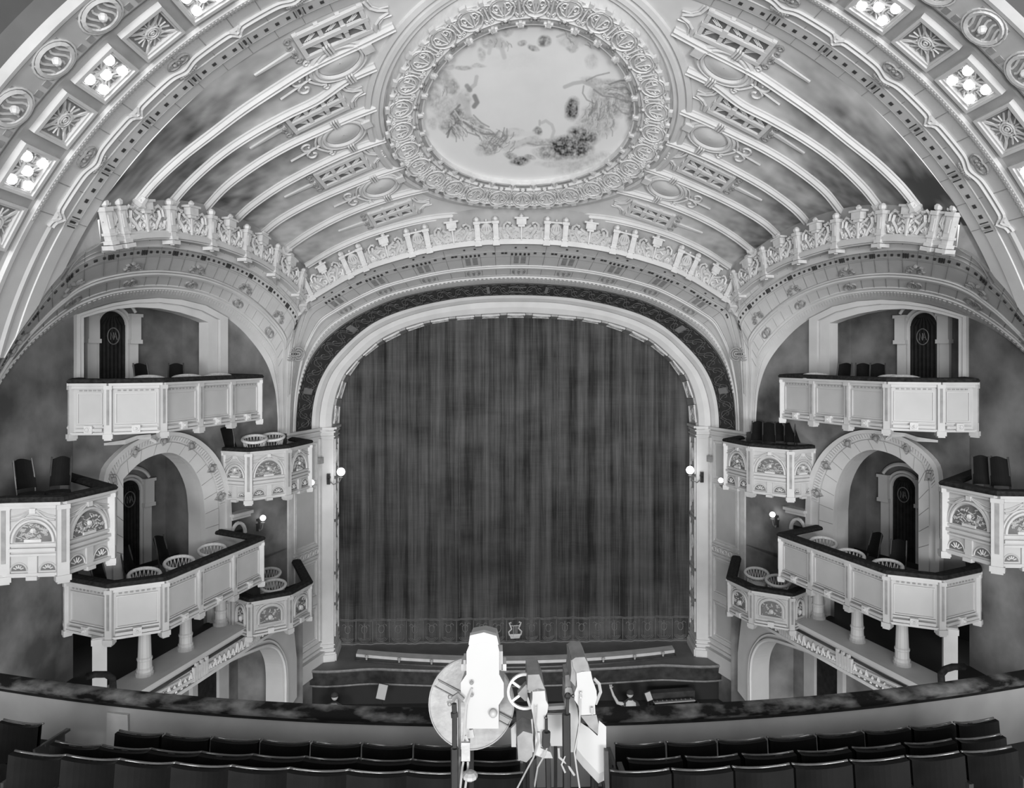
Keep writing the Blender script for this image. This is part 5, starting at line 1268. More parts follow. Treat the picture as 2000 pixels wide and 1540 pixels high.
for sx in (1, -1):
    g = bpY(666, 922, 23.85); sconce(g, (PC[0]*.35+PB[0]*.65, 23.98, g.z-.2), None, 'round lit globe lamp on the pier at the %s edge of the curtain' % SIDE[sx], sx, .13)
    f = Fl(W0, W1); a = f.tz(503, 1022); g = bpV(503, 1011, W0, W1); N = -WOUT; g = g+N*.2; sconce(g, f(a[0], a[1]+.0, .0), None, 'small lit lamp on the grey wall below the small upper box on the %s' % SIDE[sx], sx, .08)
    a = fs_.tz(612, 960); sconce(bpY(609, 943, 22.8), fs_(fs_.L*.45, 7.1, 0), None, 'lit lamp half hidden behind the small upper box on the %s' % SIDE[sx], sx, .08)
g = bpY(1517, 745, 21.4); sconce((-g.x, g.y, g.z), (-(g.x+.25), g.y+.3, g.z-.15), None, 'small lit lamp beside the end of the long upper box on the right', -1, .08)
# ================================================================ balcony front
def parY(x): return 9.0+.0215*x*x
xs = [-8.6+17.2*i/80 for i in range(81)]
par = thing('balcony_front', (0, 9, 5.4), 'curved pale balcony parapet with a dark velvet top rail', 'parapet')
mb = MB(); mb.grid([[V((x, parY(x), z)) for x in xs] for z in (5.5, 6.56)]); mb.grid([[V((x, parY(x)-.0, 6.52)) for x in xs], [V((x, parY(x)+.25, 6.52)) for x in xs], [V((x, parY(x)+.25, 4.6)) for x in xs]]); mb.build('wall_face', 'parapet', par)
mb = MB(); mb.grid([[V((x, parY(x)+a, 6.54+b)) for x in xs] for a, b in ((-.04, 0), (-.06, .05), (-.02, .09), (.05, .11), (.14, .11), (.22, .07), (.24, -.05))])
o = mb.build('velvet_rail', 'velvet_worn_sheen', par, smooth=True)
mb = MB(); mb.grid([[V((x, parY(x)-.03, z)) for x in xs] for z in (6.5, 6.54)]); mb.build('rail_lip', 'drape', par)
for x0 in (194, 617, 1546):
    p = bpY(x0, 1440, 9.2); x = p.x; m = MB(); m.hexa([V((x-.17, parY(x-.17)-.05, 5.5)), V((x+.17, parY(x+.17)-.05, 5.5)), V((x+.17, parY(x+.17)+.02, 5.5)), V((x-.17, parY(x-.17)+.02, 5.5)), V((x-.15, parY(x-.17)-.05, 6.42 if x0 == 194 else 6.25)), V((x+.15, parY(x+.17)-.05, 6.42 if x0 == 194 else 6.25)), V((x+.15, parY(x+.17)+.02, 6.42 if x0 == 194 else 6.25)), V((x-.15, parY(x-.17)+.02, 6.42 if x0 == 194 else 6.25))]); m.build('pilaster_strip', 'stagewhite', par)
# balcony steps
mb = MB()
rowsY = (7.85, 7.1, 6.4, 5.7)
for i, (y0, z) in enumerate(((7.3, 5.75), (6.55, 6.0), (5.8, 6.25), (5.0, 6.5), (4.2, 6.75))):
    def cy(x, y=y0): return y+.018*x*x
    hi = rowsY[i-1] if False else None
    yb = 8.98 if i == 0 else None
    top = [V((x, cy(x), z)) for x in xs]; back = [V((x, (parY(x) if i == 0 else cy(x)+.78), z)) for x in xs]; dn = [V((x, cy(x)+(.0), z+.26)) for x in xs]
    mb.grid([back, top, dn]) 
ST(mb.build('floor', 'floor'), 'dark stepped floor of the balcony')
# ================================================================ chairs
def bentwood(name, label, sx_loc, rz, group):
    t = thing(name, (0, 0, 0), label, 'chair', group)
    def leg(x, y, x2, y2, z=.45): m = MB(); m.tube([V((x, y, 0)), V((x2, y2, z))], [.016, .022], 6); return m
    for x, y in ((-.2, -.2), (.2, -.2)): leg(x, y, x*.9, y*.85).build('leg', 'darkwood', t)
    for x in (-.17, .17):
        m = MB(); m.tube([V((x, .24, 0)), V((x*.95, .19, .45)), V((x*1.0, .25, .8)), V((x*.95, .33, 1.1))], .018, 6); m.build('back_post', 'darkwood', t)
    m = MB(); m.lathe([(.2, 0), (.23, .02), (.22, .05), (.05, .055)], (0, 0, .44), 14); m.build('seat', 'velvet', t)
    m = MB(); rows = []
    for k in range(9):
        a = -.17+.34*k/8; bow = .04*(1-(a/.17)**2); rows.append([V((a, .235+bow+.35*(z-.78), z)) for z in (.56, .8, .98, 1.07+.03*cos(a*14))]+[V((a, .265+bow+.35*(z-.78), z)) for z in (1.07+.03*cos(a*14), .98, .8, .56)])
    m.grid(rows, close=True); m.build('backrest', 'seat', t, smooth=False)
    m = MB(); m.tube([V((.19*cos(q), .19*sin(q), .2)) for q in [2*pi*j/12 for j in range(12)]], .01, 4, closed=True); m.build('stretcher', 'darkwood', t)
    return t
def wickerchair(label, group):
    t = thing('wicker_armchair', (0, 0, 0), label, 'chair', group)
    m = MB(); hoop = [V((.31*cos(q), .29*sin(q), .74+.07*sin(q))) for q in [2*pi*j/26 for j in range(26)]]
    hoop = [p for p in hoop]; m.tube(hoop, .042, 7, closed=True); m.build('arm_hoop', 'wicker', t, smooth=True)
    m = MB()
    for j in range(22):
        q = 2*pi*j/22; q2 = q+.25; q3 = q-.25
        if abs(q-1.5*pi) < .55: continue
        for qq in (q2, q3): m.tube([V((.3*cos(q), .28*sin(q), .72+.07*sin(q))), V((.24*cos(qq), .23*sin(qq), .42))], .008, 4)
        m.tube([V((.235*cos(q), .225*sin(q), .42)), V((.2*cos(q), .19*sin(q), .08))], .01, 4)
    m.build('lattice', 'wicker', t)
    m = MB(); m.lathe([(.235, 0), (.25, .03), (.23, .06), (.05, .065)], (0, 0, .39), 16); m.build('seat', 'wicker', t)
    for q in (.8, 2.35, 3.9, 5.5):
        m = MB(); m.tube([V((.22*cos(q), .21*sin(q), .42)), V((.21*cos(q), .2*sin(q), 0))], .018, 5); m.build('leg', 'wicker', t)
    return t
wk = wickerchair('x', 'white wicker armchairs in the boxes'); bw = bentwood('dark_chair', 'x', 0, 0, 'dark high-backed chairs in the boxes')
index_kids(wk); index_kids(bw)
used = {}
def put(kind, px, py, topz, rz, label):
    """px,py: where the top of the chair shows; topz world height of that top"""
    p = bpZ(px, py, topz) if abs(py-695) > 12 else None
    src = wk if kind == 'w' else bw; h = .8 if kind == 'w' else 1.08
    return p, src, h
def place(kind, plan, zf, rz, label):
    src = wk if kind == 'w' else bw
    if not used.get(kind): used[kind] = 1; o = src; o.location = (plan[0], plan[1], zf); o.rotation_euler = (0, 0, rz); o['label'] = label
    else: o = dup(src, (plan[0], plan[1], zf), rz, label)
    return o
def atD(px, Y): p = bpY(px, 800, Y); return (p.x, p.y)
CH = [ # kind, px, Y, floor z, rz, label
 ('w', 291, 16.75, 9.72, .5, 'wicker armchair in the long upper left box, nearest its outer corner'),
 ('w', 365, 17.6, 9.72, .3, 'wicker armchair in the middle of the long upper left box'),
 ('w', 425, 18.6, 9.72, .2, 'wicker armchair in the long upper left box nearest the stage'),
 ('d', 287, 17.9, 9.72, .9, 'dark chair seen edge-on before the back wall of the long upper left box'),
 ('d', 344, 17.8, 9.72, .4, 'dark broad-backed chair in the middle of the long upper left box'),
 ('w', 1594, 18.3, 9.72, -.3, 'wicker armchair in the long upper right box nearest the stage'),
 ('w', 1745, 16.6, 9.72, -.4, 'wicker armchair in the long upper right box nearest the dark doorway'),
 ('w', 1768, 16.25, 9.72, -.4, 'outermost wicker armchair of the long upper right box, barely above the rail'),
 ('d', 1641, 18.0, 9.72, -.8, 'dark chair alone near the stage end of the long upper right box'),
 ('d', 1688, 17.5, 9.72, -.4, 'left one of the two dark chairs standing together in the long upper right box'),
 ('d', 1714, 17.2, 9.72, -.5, 'right one of the two dark chairs standing together in the long upper right box'),
 ('d', 454, 20.34, 8.0, 3.0, 'dark chair at the outer end of the small upper left box'),
 ('d', 470, 20.4, 8.0, 2.2, 'dark chair turned sideways in the small upper left box'),
 ('w', 497, 20.3, 8.0, .2, 'left wicker armchair in the small upper left box'),
 ('w', 532, 20.8, 8.0, .1, 'right wicker armchair in the small upper left box'),
 ('d', 1477, 21.0, 8.0, -.5, 'dark chair nearest the stage in the small upper right box'),
 ('d', 1503, 20.6, 8.0, -.3, 'left one of the middle pair of dark chairs in the small upper right box'),
 ('d', 1523, 20.75, 8.0, -.5, 'right one of the middle pair of dark chairs in the small upper right box'),
 ('d', 1546, 20.45, 8.0, -.3, 'dark chair second from the outer end of the small upper right box'),
 ('d', 1563, 20.3, 8.0, -.5, 'dark chair at the outermost end of the small upper right box'),
 ('w', 282, 16.35, 5.5, .6, 'wicker armchair nearest the outer corner of the long lower left box'),
 ('w', 350, 17.3, 5.5, .3, 'middle wicker armchair of the long lower left box'),
 ('w', 414, 18.4, 5.5, .3, 'wicker armchair nearest the stage in the long lower left box'),
 ('d', 268, 17.3, 5.5, 1.4, 'dark chair seen edge-on before the draped door of the long lower left box'),
 ('d', 333, 18.3, 5.5, 1.3, 'dark chair seen edge-on behind the middle armchair of the long lower left box'),
 ('d', 213, 16.0, 5.5, 1.3, 'dark chair below the corner of the near box on the left'),
 ('w', 1608, 18.6, 5.5, -.3, 'wicker armchair nearest the stage in the long lower right box'),
 ('w', 1660, 17.4, 5.5, -.3, 'middle wicker armchair of the long lower right box'),
 ('w', 1733, 16.5, 5.5, -.6, 'wicker armchair nearest the outer corner of the long lower right box'),
 ('d', 1692, 18.1, 5.5, -1.3, 'dark chair seen edge-on behind the middle armchair of the long lower right box'),
 ('d', 1750, 17.2, 5.5, -.7, 'dark chair against the draped door of the long lower right box'),
 ('w', 525, 21.0, 4.15, .2, 'rear wicker armchair in the small lower left box'),
 ('w', 534, 19.9, 4.15, .1, 'front wicker armchair in the small lower left box'),
 ('w', 1478, 20.6, 4.15, -.2, 'wicker armchair nearest the stage in the small lower right box'),
 ('w', 1520, 19.9, 4.15, -.4, 'wicker armchair at the outer end of the small lower right box'),
 ('d', 112, 14.3, 7.95, .3, 'large dark chair with pale legs in the near box on the left'),
 ('d', 62, 14.1, 7.95, 1.0, 'dark chair seen edge-on in the near box at the left edge'),
 ('d', 1925, 13.9, 7.95, -.4, 'glossy dark chair in the near box on the right'),
 ('d', 1962, 13.7, 7.95, -.3, 'dark chair at the right edge in the near box'),
]
for kind, px, Y, zf, rz, lab in CH: place(kind, atD(px, Y), zf, rz+pi*0, lab)
# ================================================================ balcony seats
def seat_proto():
    t = thing('theatre_seat', (0, 0, 0), 'x', 'theatre seat', 'theatre seats of the balcony rows')
    w = .262; m = MB(); rows = []
    for k in range(11):
        a = -w+2*w*k/10; top = .86-.05*sin(pi*k/10)**.8+.02*0; bow = .05*(1-(a/w)**2)
        rows.append([V((a, bow+.0+.12*(z-.4), z)) for z in (.42, .6, .78, top)]+[V((a, bow+.05+.12*(z-.4), z)) for z in (top, .78, .6, .42)])
    m.grid(rows, close=True); bko = m.build('backrest', 'seat', t)
    m = MB(); m.tube([V((-w+2*w*k/10, .07+.05*(1-((-w+2*w*k/10)/w)**2)+.055, .862-.05*sin(pi*k/10)**.8)) for k in range(11)], .011, 6); m.build('top_rail', 'seatrail', bko, smooth=True)
    m = MB(); m.grid([[V((a, y, z)) for a in (-w*.9, 0, w*.9)] for y, z in ((.12, .44), (.5, .46), (.53, .42), (.5, .38), (.12, .36))]); m.build('seat', 'seat', t)
    for q in (-1, 1):
        m = MB(); m.box((q*(w+.005), .2, .32), (.03, .42, .64)); m.box((q*(w+.005), .3, .62), (.05, .36, .03)); m.build('armrest', 'darkwood', t)
    return t
M['seatrail'] = mat('polished_rail', .12, .18, .3, 6, metal=.5)
sp = seat_proto(); index_kids(sp); first = True
rowsdef = [(7.8, 6.05, 'front', [(224, 1010), (1199, 1950), (-10, 88)]), (7.08, 6.28, 'second', [(100, 1015), (1222, 1965)]), (6.4, 6.55, 'third', [(20, 1030), (1190, 1985)])]
for y0, zf, rn, blocks in rowsdef:
    for bi, (xa, xb) in enumerate(blocks):
        def X(px):
            Y = y0
            for _ in range(6): p = bpY(px, 1450, Y); Y = y0+.018*p.x**2
            return p.x
        a, b = X(xa), X(xb)
        # arc-length spacing
        n = max(1, round(sum(sqrt(1+(.036*(a+(b-a)*i/50))**2) for i in range(50))*(b-a)/50/.54)); cur = []
        for i in range(n):
            u = (i+.5)/n; x = a+(b-a)*u; y = y0+.018*x*x; rz = math.atan(.036*x)
            if bi == 2: lab = 'black theatre seat at the far left edge beyond the side aisle, front row'
            elif bi == 0: lab = 'black theatre seat in the %s row left of the lamps, %s from the aisle' % (rn, ORD[n-1-i])
            else: lab = 'black theatre seat in the %s row right of the lamps, %s from the aisle' % (rn, ORD[i])
            zz_ = zf+.28
            if first: sp.location = (x, y-.1, zz_-.3); sp.rotation_euler = (0, 0, rz); sp['label'] = lab; first = False
            else: dup(sp, (x, y-.1, zz_-.3), rz, lab)
# ================================================================ spotlights in the foreground
def pxm(d):
    def f(px, py, n=0): return bpD(px, py, d+n)
    return f
def lampbody(name, outline, d, depth, tilt, mat_, label, extra):
    f = pxm(d); P = [f(x, y) for x, y in outline]; c = sum(P, V((0, 0, 0)))/len(P); zb = min(p.z for p in P); t = thing(name, (c.x, c.y, zb-.9), label, 'spotlight')
    m = MB(); off = V((sin(YAW)*depth, depth, tilt)); m.prism(P, off); 
    return t, f, m, off
wl = [(918, 1242), (945, 1237), (968, 1243), (972, 1258), (975, 1272), (975, 1318), (984, 1335), (984, 1362), (974, 1378), (974, 1424), (909, 1424), (909, 1378), (900, 1362), (900, 1334), (911, 1318), (911, 1274), (916, 1262)]
t, f, m, off = lampbody('carbon_spotlight', wl, 5.2, .42, -.1, 'white', 'big bright white spotlight housing standing before the round disc', None)
housing = m.build('lamp_housing', 'white', t)
m = MB(); m.prism([f(918, 1242, -.02), f(945, 1236, -.02), f(970, 1243, -.02), f(974, 1260, -.02), (f(945, 1254, -.02)), f(915, 1260, -.02)], V((0, .05, 0))); m.build('top_cap', 'paper', housing)
m = MB(); q = f(963, 1394, -.02); m.ball(q, .03, 12); m.build('round_cap', 'pale', housing, smooth=True)
for x0, y0 in ((921, 1334), (921, 1358)):
    m = MB(); p = f(x0, y0, -.015); m.tube([p+V((.012*cos(a), 0, .014*sin(a))) for a in [2*pi*i/10 for i in range(10)]], .003, 4, closed=True); m.ball(p, .006, 6); m.build('knob', 'grey', housing)
for (x0, x1, y0, y1) in ((975, 982, 1273, 1310), (979, 989, 1298, 1311), (901, 911, 1298, 1311), (905, 910, 1290, 1300)):
    m = MB(); m.prism([f(x0, y0, .1), f(x1, y0, .1), f(x1, y1, .1), f(x0, y1, .1)], V((0, .12, 0))); m.build('side_bracket', 'paper', t)
m = MB(); m.tube([f(922, 1345, -.01), f(910, 1378, -.03), f(908, 1400, -.03), f(906, 1440, -.03)], .007, 5); m.tube([f(920, 1425, 0), f(922, 1440, -.0)], [.015, .02], 6); m.build('handle', 'pale', t)
m = MB(); m.prism([f(901, 1452, -.05), f(918, 1452, -.05), f(918, 1488, -.05), f(901, 1488, -.05)], V((0, .06, 0))); m.tube([f(906, 1438, -.02), f(902, 1455, -.02)], .01, 5); m.tube([f(908, 1438, -.02), f(917, 1455, -.02)], .01, 5); m.build('switch_box', 'tin', t)
m = MB(); m.tube([f(905, 1488, -.02), f(903, 1500, -.02), f(900, 1530, -.02), f(895, 1570, 0)], .008, 5); m.tube([f(914, 1488, -.02), f(914, 1500, -.02), f(910, 1530, 0), f(905, 1570, 0)], .008, 5); m.build('cable', 'pale', t)
m = MB(); m.tube([f(887, 1375, -.05), f(888, 1395, -.05), f(888, 1460, -.05)], .018, 8); m.tube([f(887, 1392, -.05), f(888, 1402, -.05)], .024, 8); m.tube([f(888, 1462, -.05), f(888, 1920, -.05)], .027, 8); m.build('stand_pole', 'blackmetal', t)
m = MB(); m.tube([f(884, 1366, -.03), f(894, 1358, -.03), f(904, 1368, -.03)], .02, 6); m.tube([f(873, 1372, -.04), f(888, 1370, -.04)], .008, 5); m.ball(f(879, 1362, -.04), .017, 6); m.ball(f(878, 1376, -.04), .016, 6); m.build('clamp', 'grey', t)
m = MB(); m.tube([f(897, 1365, .02), f(897, 1500, .02), f(897, 1920, .02)], .012, 6); m.build('side_rod', 'grey', t)
m = MB(); m.ball(f(918, 1516, -.1), .055, 10, sz=.6); m.build('foot_cap', 'pale', t)
# big disc
fd = pxm(5.75); c = fd(921, 1375); t2 = thing('round_disc', (c.x, c.y, c.z-.4), 'large round pale metal disc behind the white spotlight housing', 'disc')
m = MB(); rx = 84/FPX*5.75; rz_ = 91/FPX*5.75
m.lathe([(rz_-.004, 0), (rz_, .004), (rz_, .016), (rz_-.004, .02)], c, 48, (V((rx/rz_, 0, 0)), Z3, V((0, 1, 0)))); m.build('disc_plate', 'tin', t2)
m = MB(); m.tube([c+V((rx*.985*cos(a), -.004, rz_*.985*sin(a))) for a in [2*pi*i/48 for i in range(48)]], .006, 5, closed=True); m.build('rim', 'pale', t2, smooth=True)
m = MB(); a, b = fd(852, 1334, -.01), fd(997, 1412, -.01); d_ = (b-a).normalized(); n_ = V((-d_.z, 0, d_.x))
for k, w in ((-.028, .008), (.028, .008)): m.box((a+b)/2+n_*k, ((b-a).length, .02, w), (d_, V((0, 1, 0)), n_))
m.build('bar_edge', 'grey', t2); m = MB(); m.tube([fd(921, 1400, .06), fd(921, 1800, .06)], .02, 6); m.build('support_post', 'blackmetal', t2); m = MB(); m.box((a+b)/2, ((b-a).length-.03, .014, .04), (d_, V((0, 1, 0)), n_)); m.build('cross_bar', 'pale', t2)
# second machine with reel
f = pxm(5.3); t3 = thing('carbon_spotlight', f(1052, 1920), 'middle spotlight with grey hood and pale housing beside the spoked wheel', 'spotlight')
def pz(m, pts, n, dep): m.prism([f(x, y, n) for x, y in pts], V((0, dep, 0)))
m = MB(); pz(m, [(1031, 1319), (1053, 1318), (1064, 1346), (1064, 1350), (1040, 1352), (1030, 1348)], 0, .3); m.build('hood', 'grey', t3)
m = MB(); pz(m, [(1040, 1350), (1050, 1345), (1064, 1347), (1066, 1368), (1071, 1378), (1069, 1392), (1065, 1400), (1064, 1440), (1058, 1470), (1046, 1470), (1044, 1420), (1040, 1395), (1037, 1380), (1040, 1366)], 0, .26); m.build('lamp_housing', 'pale', t3)
m = MB(); pz(m, [(1046, 1432), (1054, 1432), (1056, 1462), (1075, 1470), (1080, 1482), (1062, 1482), (1044, 1475)], -.02, .2); m.build('foot_plate', 'tin', t3)
m = MB(); pz(m, [(1010, 1440), (1022, 1429), (1040, 1434), (1040, 1478), (1028, 1490), (1012, 1485)], -.1, .2); m.build('rheostat_box', 'grey', t3)
m = MB(); m.tube([f(1047, 1380, -.03), f(1045, 1420, -.03), f(1052, 1450, -.03), f(1042, 1480, -.05), f(1026, 1510, -.05), f(1000, 1560, 0)], .006, 5); m.tube([f(1068, 1432, -.04), f(1072, 1450, -.04), f(1064, 1475, -.05), f(1050, 1500, -.05), f(1040, 1560, 0)], .006, 5); m.build('cable', 'tin', t3)
m = MB(); m.tube([f(1067, 1405, -.02), f(1067, 1430, -.02)], .012, 6); m.tube([f(1067, 1430, -.03), f(1066, 1458, -.03)], [.03, .03], 8); m.ball(f(1066, 1403, -.02), .012, 6); m.build('lens_holder', 'blackmetal', t3)
m = MB(); m.tube([f(1040, 1480, 0), f(1040, 1920, 0)], .03, 8); m.tube([f(1070, 1480, 0), f(1080, 1920, 0)], .02, 8); m.build('stand_leg', 'blackmetal', t3)
c = f(1026, 1352, .15); t4 = thing('spoked_wheel', (c.x, c.y, c.z-.15), 'pale spoked wheel beside the round disc', 'wheel'); R_ = 36/FPX*5.45
m = MB(); m.lathe([(R_*.86, 0), (R_, 0), (R_, .02), (R_*.86, .02), (R_*.86, 0)], c, 30, (V((1, 0, 0)), Z3, V((0, 1, 0)))); m.f = [q for q in m.f if len(q) == 4]; m.build('rim', 'stagewhite', t4)
m = MB()
for k in range(5):
    a = 1.25+2*pi*k/5; m.box(c+V((R_*.5*cos(a), .01, R_*.5*sin(a))), (R_*.86, .012, .018), (V((cos(a), 0, sin(a))), V((0, 1, 0)), V((-sin(a), 0, cos(a)))))
m.build('spokes', 'stagewhite', t4)
m = MB(); m.prism([f(1011, 1356, .1), f(1027, 1338, .1), f(1030, 1338, .1), f(1030, 1370, .1), f(1025, 1370, .1)], V((0, .06, 0))); m.build('hub_cover', 'grey', t4)
# third machine
t5 = thing('carbon_spotlight', f(1150, 1920), 'right spotlight with dark hood, white housing and black lower bracket', 'spotlight')
m = MB(); pz(m, [(1117, 1290), (1124, 1285), (1142, 1284), (1148, 1296), (1152, 1312), (1136, 1313), (1126, 1316), (1120, 1305)], 0, .3); pz(m, [(1115, 1290), (1118, 1290), (1127, 1318), (1124, 1342), (1114, 1330), (1116, 1310)], .02, .3); m.build('hood', 'grey', t5)
m = MB(); pz(m, [(1126, 1316), (1136, 1311), (1154, 1312), (1157, 1328), (1165, 1350), (1166, 1364), (1162, 1378), (1163, 1396), (1133, 1398), (1130, 1380), (1122, 1368), (1122, 1354), (1127, 1342)], 0, .28); m.build('lamp_housing', 'white', t5)
m = MB(); m.tube([f(1160, 1326, .05), f(1170, 1336, .05), f(1173, 1352, .05), f(1163, 1376, .05)], .012, 5); m.build('side_handle', 'pale', t5)
m = MB(); pz(m, [(1134, 1399), (1165, 1397), (1169, 1415), (1168, 1436), (1152, 1422)], .0, .2); m.build('lower_bracket', 'grey', t5)
m = MB(); m.tube([f(1134, 1354, -.02), f(1133, 1370, -.02), f(1132, 1410, -.03), f(1130, 1430, -.03), f(1122, 1470, -.03), f(1126, 1500, -.03), f(1135, 1560, 0)], .006, 5); m.tube([f(1156, 1382, -.02), f(1157, 1396, -.02)], .01, 5); m.build('cable', 'pale', t5)
m = MB()
for y0 in (1354, 1363): m.ball(f(1134, y0, -.02), .01, 6)
m.build('knob', 'tin', t5)
m = MB(); m.tube([f(1160, 1412, .62), f(1160, 1870, .95)], .03, 8); m.build('stand_leg', 'blackmetal', t5)
t6 = thing('carbon_spotlight', f(1108, 1920, .3), 'rear spotlight half hidden behind the black pole between its neighbours', 'spotlight')
m = MB(); pz(m, [(1104, 1320), (1114, 1318), (1118, 1340), (1112, 1344), (1104, 1342)], .25, .2); m.build('hood', 'grey', t6)
m = MB(); pz(m, [(1104, 1346), (1111, 1341), (1118, 1346), (1120, 1362), (1128, 1385), (1130, 1410), (1120, 1470), (1112, 1470), (1110, 1400), (1103, 1380)], .25, .2); m.build('lamp_housing', 'pale', t6)
m = MB(); m.tube([f(1108, 1360, .0), f(1108, 1400, .0)], .013, 8); m.tube([f(1106, 1395, .0), f(1107, 1520, .0), f(1108, 1920, 0)], .03, 8); m.tube([f(1070, 1384, .12), f(1104, 1382, .12)], .032, 8); m.ball(f(1109, 1360, -.0), .025, 8); m.ball(f(1119, 1360, 0), .014, 6); m.build('pole', 'blackmetal', t6)
m = MB(); m.tube([f(1091, 1462, .0), f(1092, 1480, -.02), f(1104, 1490, -.02), f(1112, 1500, -.02), f(1122, 1515, -.02)], .008, 5); m.tube([f(1100, 1466, 0), f(1105, 1476, -.02), f(1097, 1494, -.02), f(1104, 1510, -.03)], .007, 5); m.build('cable', 'pale', t6)
# boards and covers
f2 = pxm(5.9)
m = MB(); m.prism([f2(1069, 1397), f2(1100, 1397), f2(1100, 1458), f2(1072, 1458)], V((0, .03, 0))); o = m.build('white_board', 'paper'); m = MB(); m.tube([f2(1085, 1440, .05), f2(1085, 1860, .05)], .015, 5); m.build('post', 'blackmetal', o); tag(o, 'small upright pale board between the middle spotlight and the black pole', 'board')
m = MB(); m.prism([f2(1134, 1412), (f2(1152, 1424)), f2(1167, 1438), f2(1170, 1408), f2(1184, 1420), f2(1184, 1505), f2(1170, 1512), f2(1140, 1480), f2(1126, 1462)], V((0, .04, -.1))); o = m.build('white_cover', 'paper'); m = MB(); m.tube([f2(1165, 1440, .07), f2(1165, 1860, .07)], .015, 5); m.build('post', 'blackmetal', o); tag(o, 'broad white sheet hanging below the right spotlight', 'sheet')
m = MB(); m.prism([f2(998, 1424, .1), f2(1008, 1414, .1), f2(1008, 1460, .1), f2(999, 1460, .1)], V((0, .03, 0))); m.prism([f2(1012, 1410, .1), f2(1042, 1405, .1), f2(1044, 1470, .1), f2(1022, 1470, .1)], V((0, .03, 0))); o = m.build('white_screen', 'paper'); m = MB(); m.tube([f2(1030, 1440, .16), f2(1030, 1860, .16)], .015, 5); m.build('post', 'blackmetal', o); tag(o, 'pale upright sheet behind the spoked wheel', 'sheet')
m = MB(); m.prism([f2(1008, 1388, .05), f2(1038, 1388, .05), f2(1040, 1402, .05), f2(1010, 1440, .05)], V((0, .03, 0))); o = m.build('dark_board', 'darkwood'); m = MB(); m.tube([f2(1024, 1400, .1), f2(1024, 1860, .1)], .012, 5); m.build('post', 'blackmetal', o); tag(o, 'dark pointed board under the spoked wheel', 'board')
m = MB(); m.prism([f2(1181, 1468, -.1), f2(1188, 1468, -.1), f2(1200, 1850, -.1), f2(1186, 1850, -.1)], V((0, .05, 0))); o = m.build('arm_post', 'darkwood'); tag(o, 'dark post beside the white sheet at the aisle', 'post')
# ================================================================ orchestra pit
def stand(px, py, Y, w, h, ang, label):
    c = bpY(px, py, Y); t = thing('music_stand', (c.x, c.y, -.55), label, 'music stand', 'music stands in the pit')
    X = V((cos(ang), 0, sin(ang))); m = MB(); m.box(c, (w, .02, h), (X, V((0, 1, 0)), V((-sin(ang), 0, cos(ang))))); m.build('sheet_music', 'paper', t)
    m = MB(); m.box(c+V((0, .03, 0)), (w+.05, .02, h+.03), (X, V((0, 1, 0)), V((-sin(ang), 0, cos(ang))))); m.build('desk', 'blackmetal', t)
    m = MB(); m.tube([c+V((0, .05, 0)), V((c.x, c.y+.1, -.54))], .015, 5); 
    for a in (0, 2.1, 4.2): m.tube([V((c.x, c.y+.1, -.35)), V((c.x+.22*cos(a), c.y+.1+.22*sin(a), -.54))], .012, 4)
    m.build('tripod', 'blackmetal', t)
stand(746, 1352, 22.4, .27, .45, -.22, 'music stand with a bright upright page left of the disc')
stand(1267, 1361, 22.3, .17, .26, .35, 'music stand with a small bright page right of the bent person')
def person(px, Y, z, label, pose):
    c = bpY(px, 1370, Y); b = V((c.x, Y, z)); t = thing('person', (b.x, b.y, z), label, 'person')
    J, E, Rr = pose
    me = bpy.data.meshes.new('body'); me.from_pydata([tuple(V(p)) for p in J], E, []); o = bpy.data.objects.new('body', me); COL.objects.link(o); o.parent = t
    sk = o.modifiers.new('skin', 'SKIN'); sk.use_smooth_shade = True
    for i, r in enumerate(Rr): me.skin_vertices[0].data[i].radius = (r, r) if not isinstance(r, tuple) else r
    me.skin_vertices[0].data[0].use_root = True
    o.modifiers.new('sub', 'SUBSURF').levels = 1; me.materials.append(M['suit']); return t, b
SIT = ([(0, 0, .5), (0, 0, .75), (0, .05, 1.0), (0, .1, 1.12), (.2, .06, 1.0), (.3, -.02, .78), (.24, .2, .68), (-.2, .06, 1.0), (-.3, -.02, .78), (-.24, .2, .68), (.1, .05, .48), (.14, .45, .5), (.14, .45, .05), (.14, .6, 0), (-.1, .05, .48), (-.14, .45, .5), (-.14, .45, .05), (-.14, .6, 0)],
 [(0, 1), (1, 2), (2, 3), (2, 4), (4, 5), (5, 6), (2, 7), (7, 8), (8, 9), (0, 10), (10, 11), (11, 12), (12, 13), (0, 14), (14, 15), (15, 16), (16, 17)],
 [(.17, .12), (.16, .11), (.17, .1), .055, .07, .05, .035, .07, .05, .035, .1, .08, .05, .04, .1, .08, .05, .04])
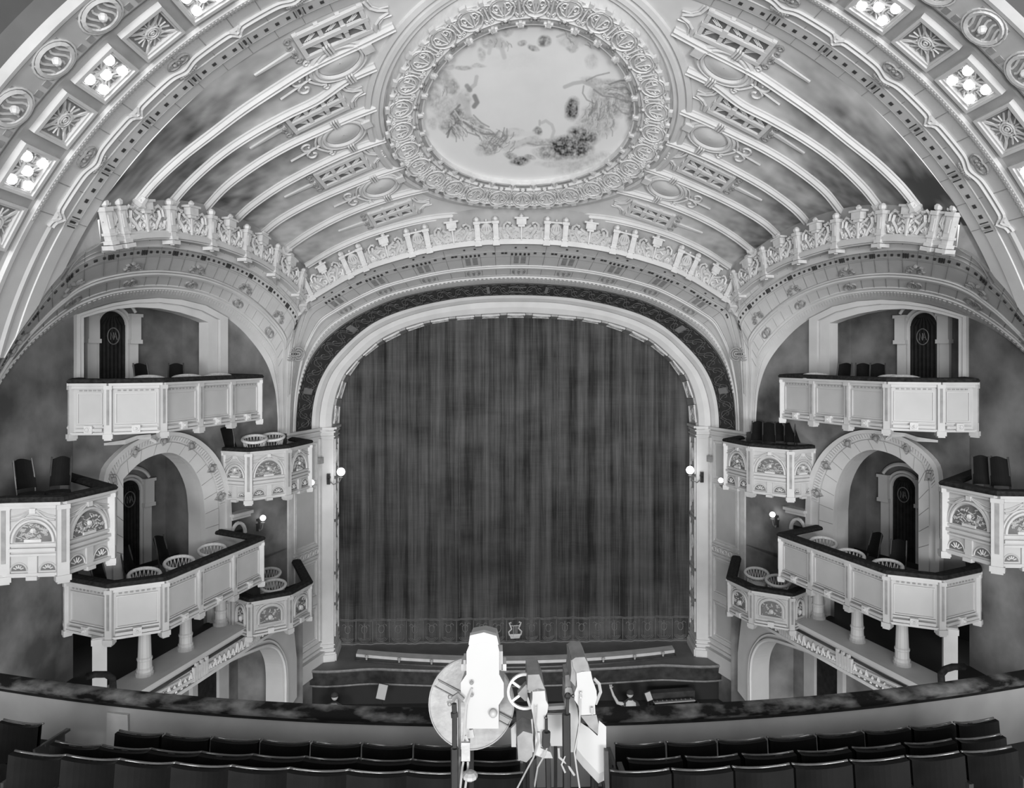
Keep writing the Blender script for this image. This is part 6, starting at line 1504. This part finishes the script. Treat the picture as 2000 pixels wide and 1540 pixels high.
def addons(t, b, shirt, arm):
    m = MB(); rows = []
    for z, rx, ry, y in ((.46, .19, .14, 0), (.6, .19, .14, 0), (.8, .2, .14, .02), (.95, .22, .13, .05), (1.04, .2, .11, .07), (1.1, .09, .08, .09)):
        rows.append([b+V((rx*cos(q), ry*sin(q)+y, z)) for q in [2*pi*j/14 for j in range(14)]])
    m.grid(rows, close=True); m.build('shirt', shirt, t, smooth=True)
    m = MB(); m.ball(b+V((0, .13, 1.26)), .105, 14, sz=1.2); m.box(b+V((0, .25, 1.24)), (.025, .03, .04)); m.build('head', 'skin', t, smooth=True)
    m = MB(); m.lathe([(.11, 0), (.112, .04), (.08, .1), (.02, .125)], b+V((0, .11, 1.27)), 14); m.build('hair', 'suit', t, smooth=True)
    if arm:
        m = MB(); m.tube([b+V(p) for p in arm], [.065, .055, .04, .03], 8); m.build('sleeve', shirt, t, smooth=True)
        h = b+V(arm[-1]); m = MB(); m.ball(h, .04, 8)
        for k in range(4): m.tube([h+V((-.03+.02*k, 0, .02)), h+V((-.04+.025*k, 0, .1))], .009, 5)
        m.tube([h+V((.03, 0, 0)), h+V((.07, 0, .04))], .01, 5); m.build('hand', 'skin', t, smooth=True)
t, b = person(652, 22.4, -.53, 'pale indistinct seated person at the far left of the orchestra pit', SIT); addons(t, b, 'niche', None)
t, b = person(1232, 22.3, -.53, 'person in a pale shirt seated in the pit with the left arm raised', SIT); addons(t, b, 'shirt', [(-.2, .04, .98), (-.38, .1, 1.0), (-.5, .15, 1.2), (-.58, .18, 1.42)])
# piano with keys
p0 = bpY(1305, 1385, 20.6); pn = thing('piano', (p0.x+.6, 20.6, -.54), 'dark upright piano with a visible row of keys in the pit', 'piano')
X = V((1, .12, 0)).normalized(); Yv = V((-.12, 1, 0)).normalized(); c = V((p0.x+.68, 22.8, .25))
m = MB(); m.box(c+Z3*-.35, (1.5, .5, .85), (X, Yv, Z3)); m.box(c+Z3*.15+Yv*.2, (1.5, .25, .3), (X, Yv, Z3)); m.build('case', 'darkwood', pn)
m = MB(); m.box(c+Z3*.115-Yv*.12, (1.3, .16, .03), (X, Yv, Z3)); m.build('white_keys', 'pale', pn)
m = MB()
for k in range(30):
    if k % 7 in (2, 6): continue
    m.box(c+X*(-.62+.043*k)+Z3*.14-Yv*.08, (.018, .09, .02), (X, Yv, Z3))
m.build('black_keys', 'black', pn)
m = MB()
for q in (-1, 1): m.box(c+X*(q*.66)-Yv*.2+Z3*-.35, (.1, .1, .85), (X, Yv, Z3))
m.build('leg', 'darkwood', pn)

# velvet rail ends of the lowest boxes, just above the balcony rail
for nm, pts, lab in (('l', [(170, 1322), (185, 1318), (208, 1318), (220, 1326), (221, 1348)], 'dark padded rail end showing above the balcony rail at the left'), ('r', [(1884, 1303), (1862, 1303), (1846, 1308), (1838, 1318), (1840, 1348)], 'dark padded rail end showing above the balcony rail at the right')):
    m = MB(); m.tube([bpD(x, y, 13.0) for x, y in pts], .06, 8); o = m.build('padded_rail', 'velvet', smooth=True); tag(o, lab, 'rail')
    m = MB(); q = bpD(pts[-1][0], pts[-1][1], 13.0); m.box((q.x, q.y, 2.4), (.12, .3, 5.0)); m.build('rail_panel', 'drape', o)
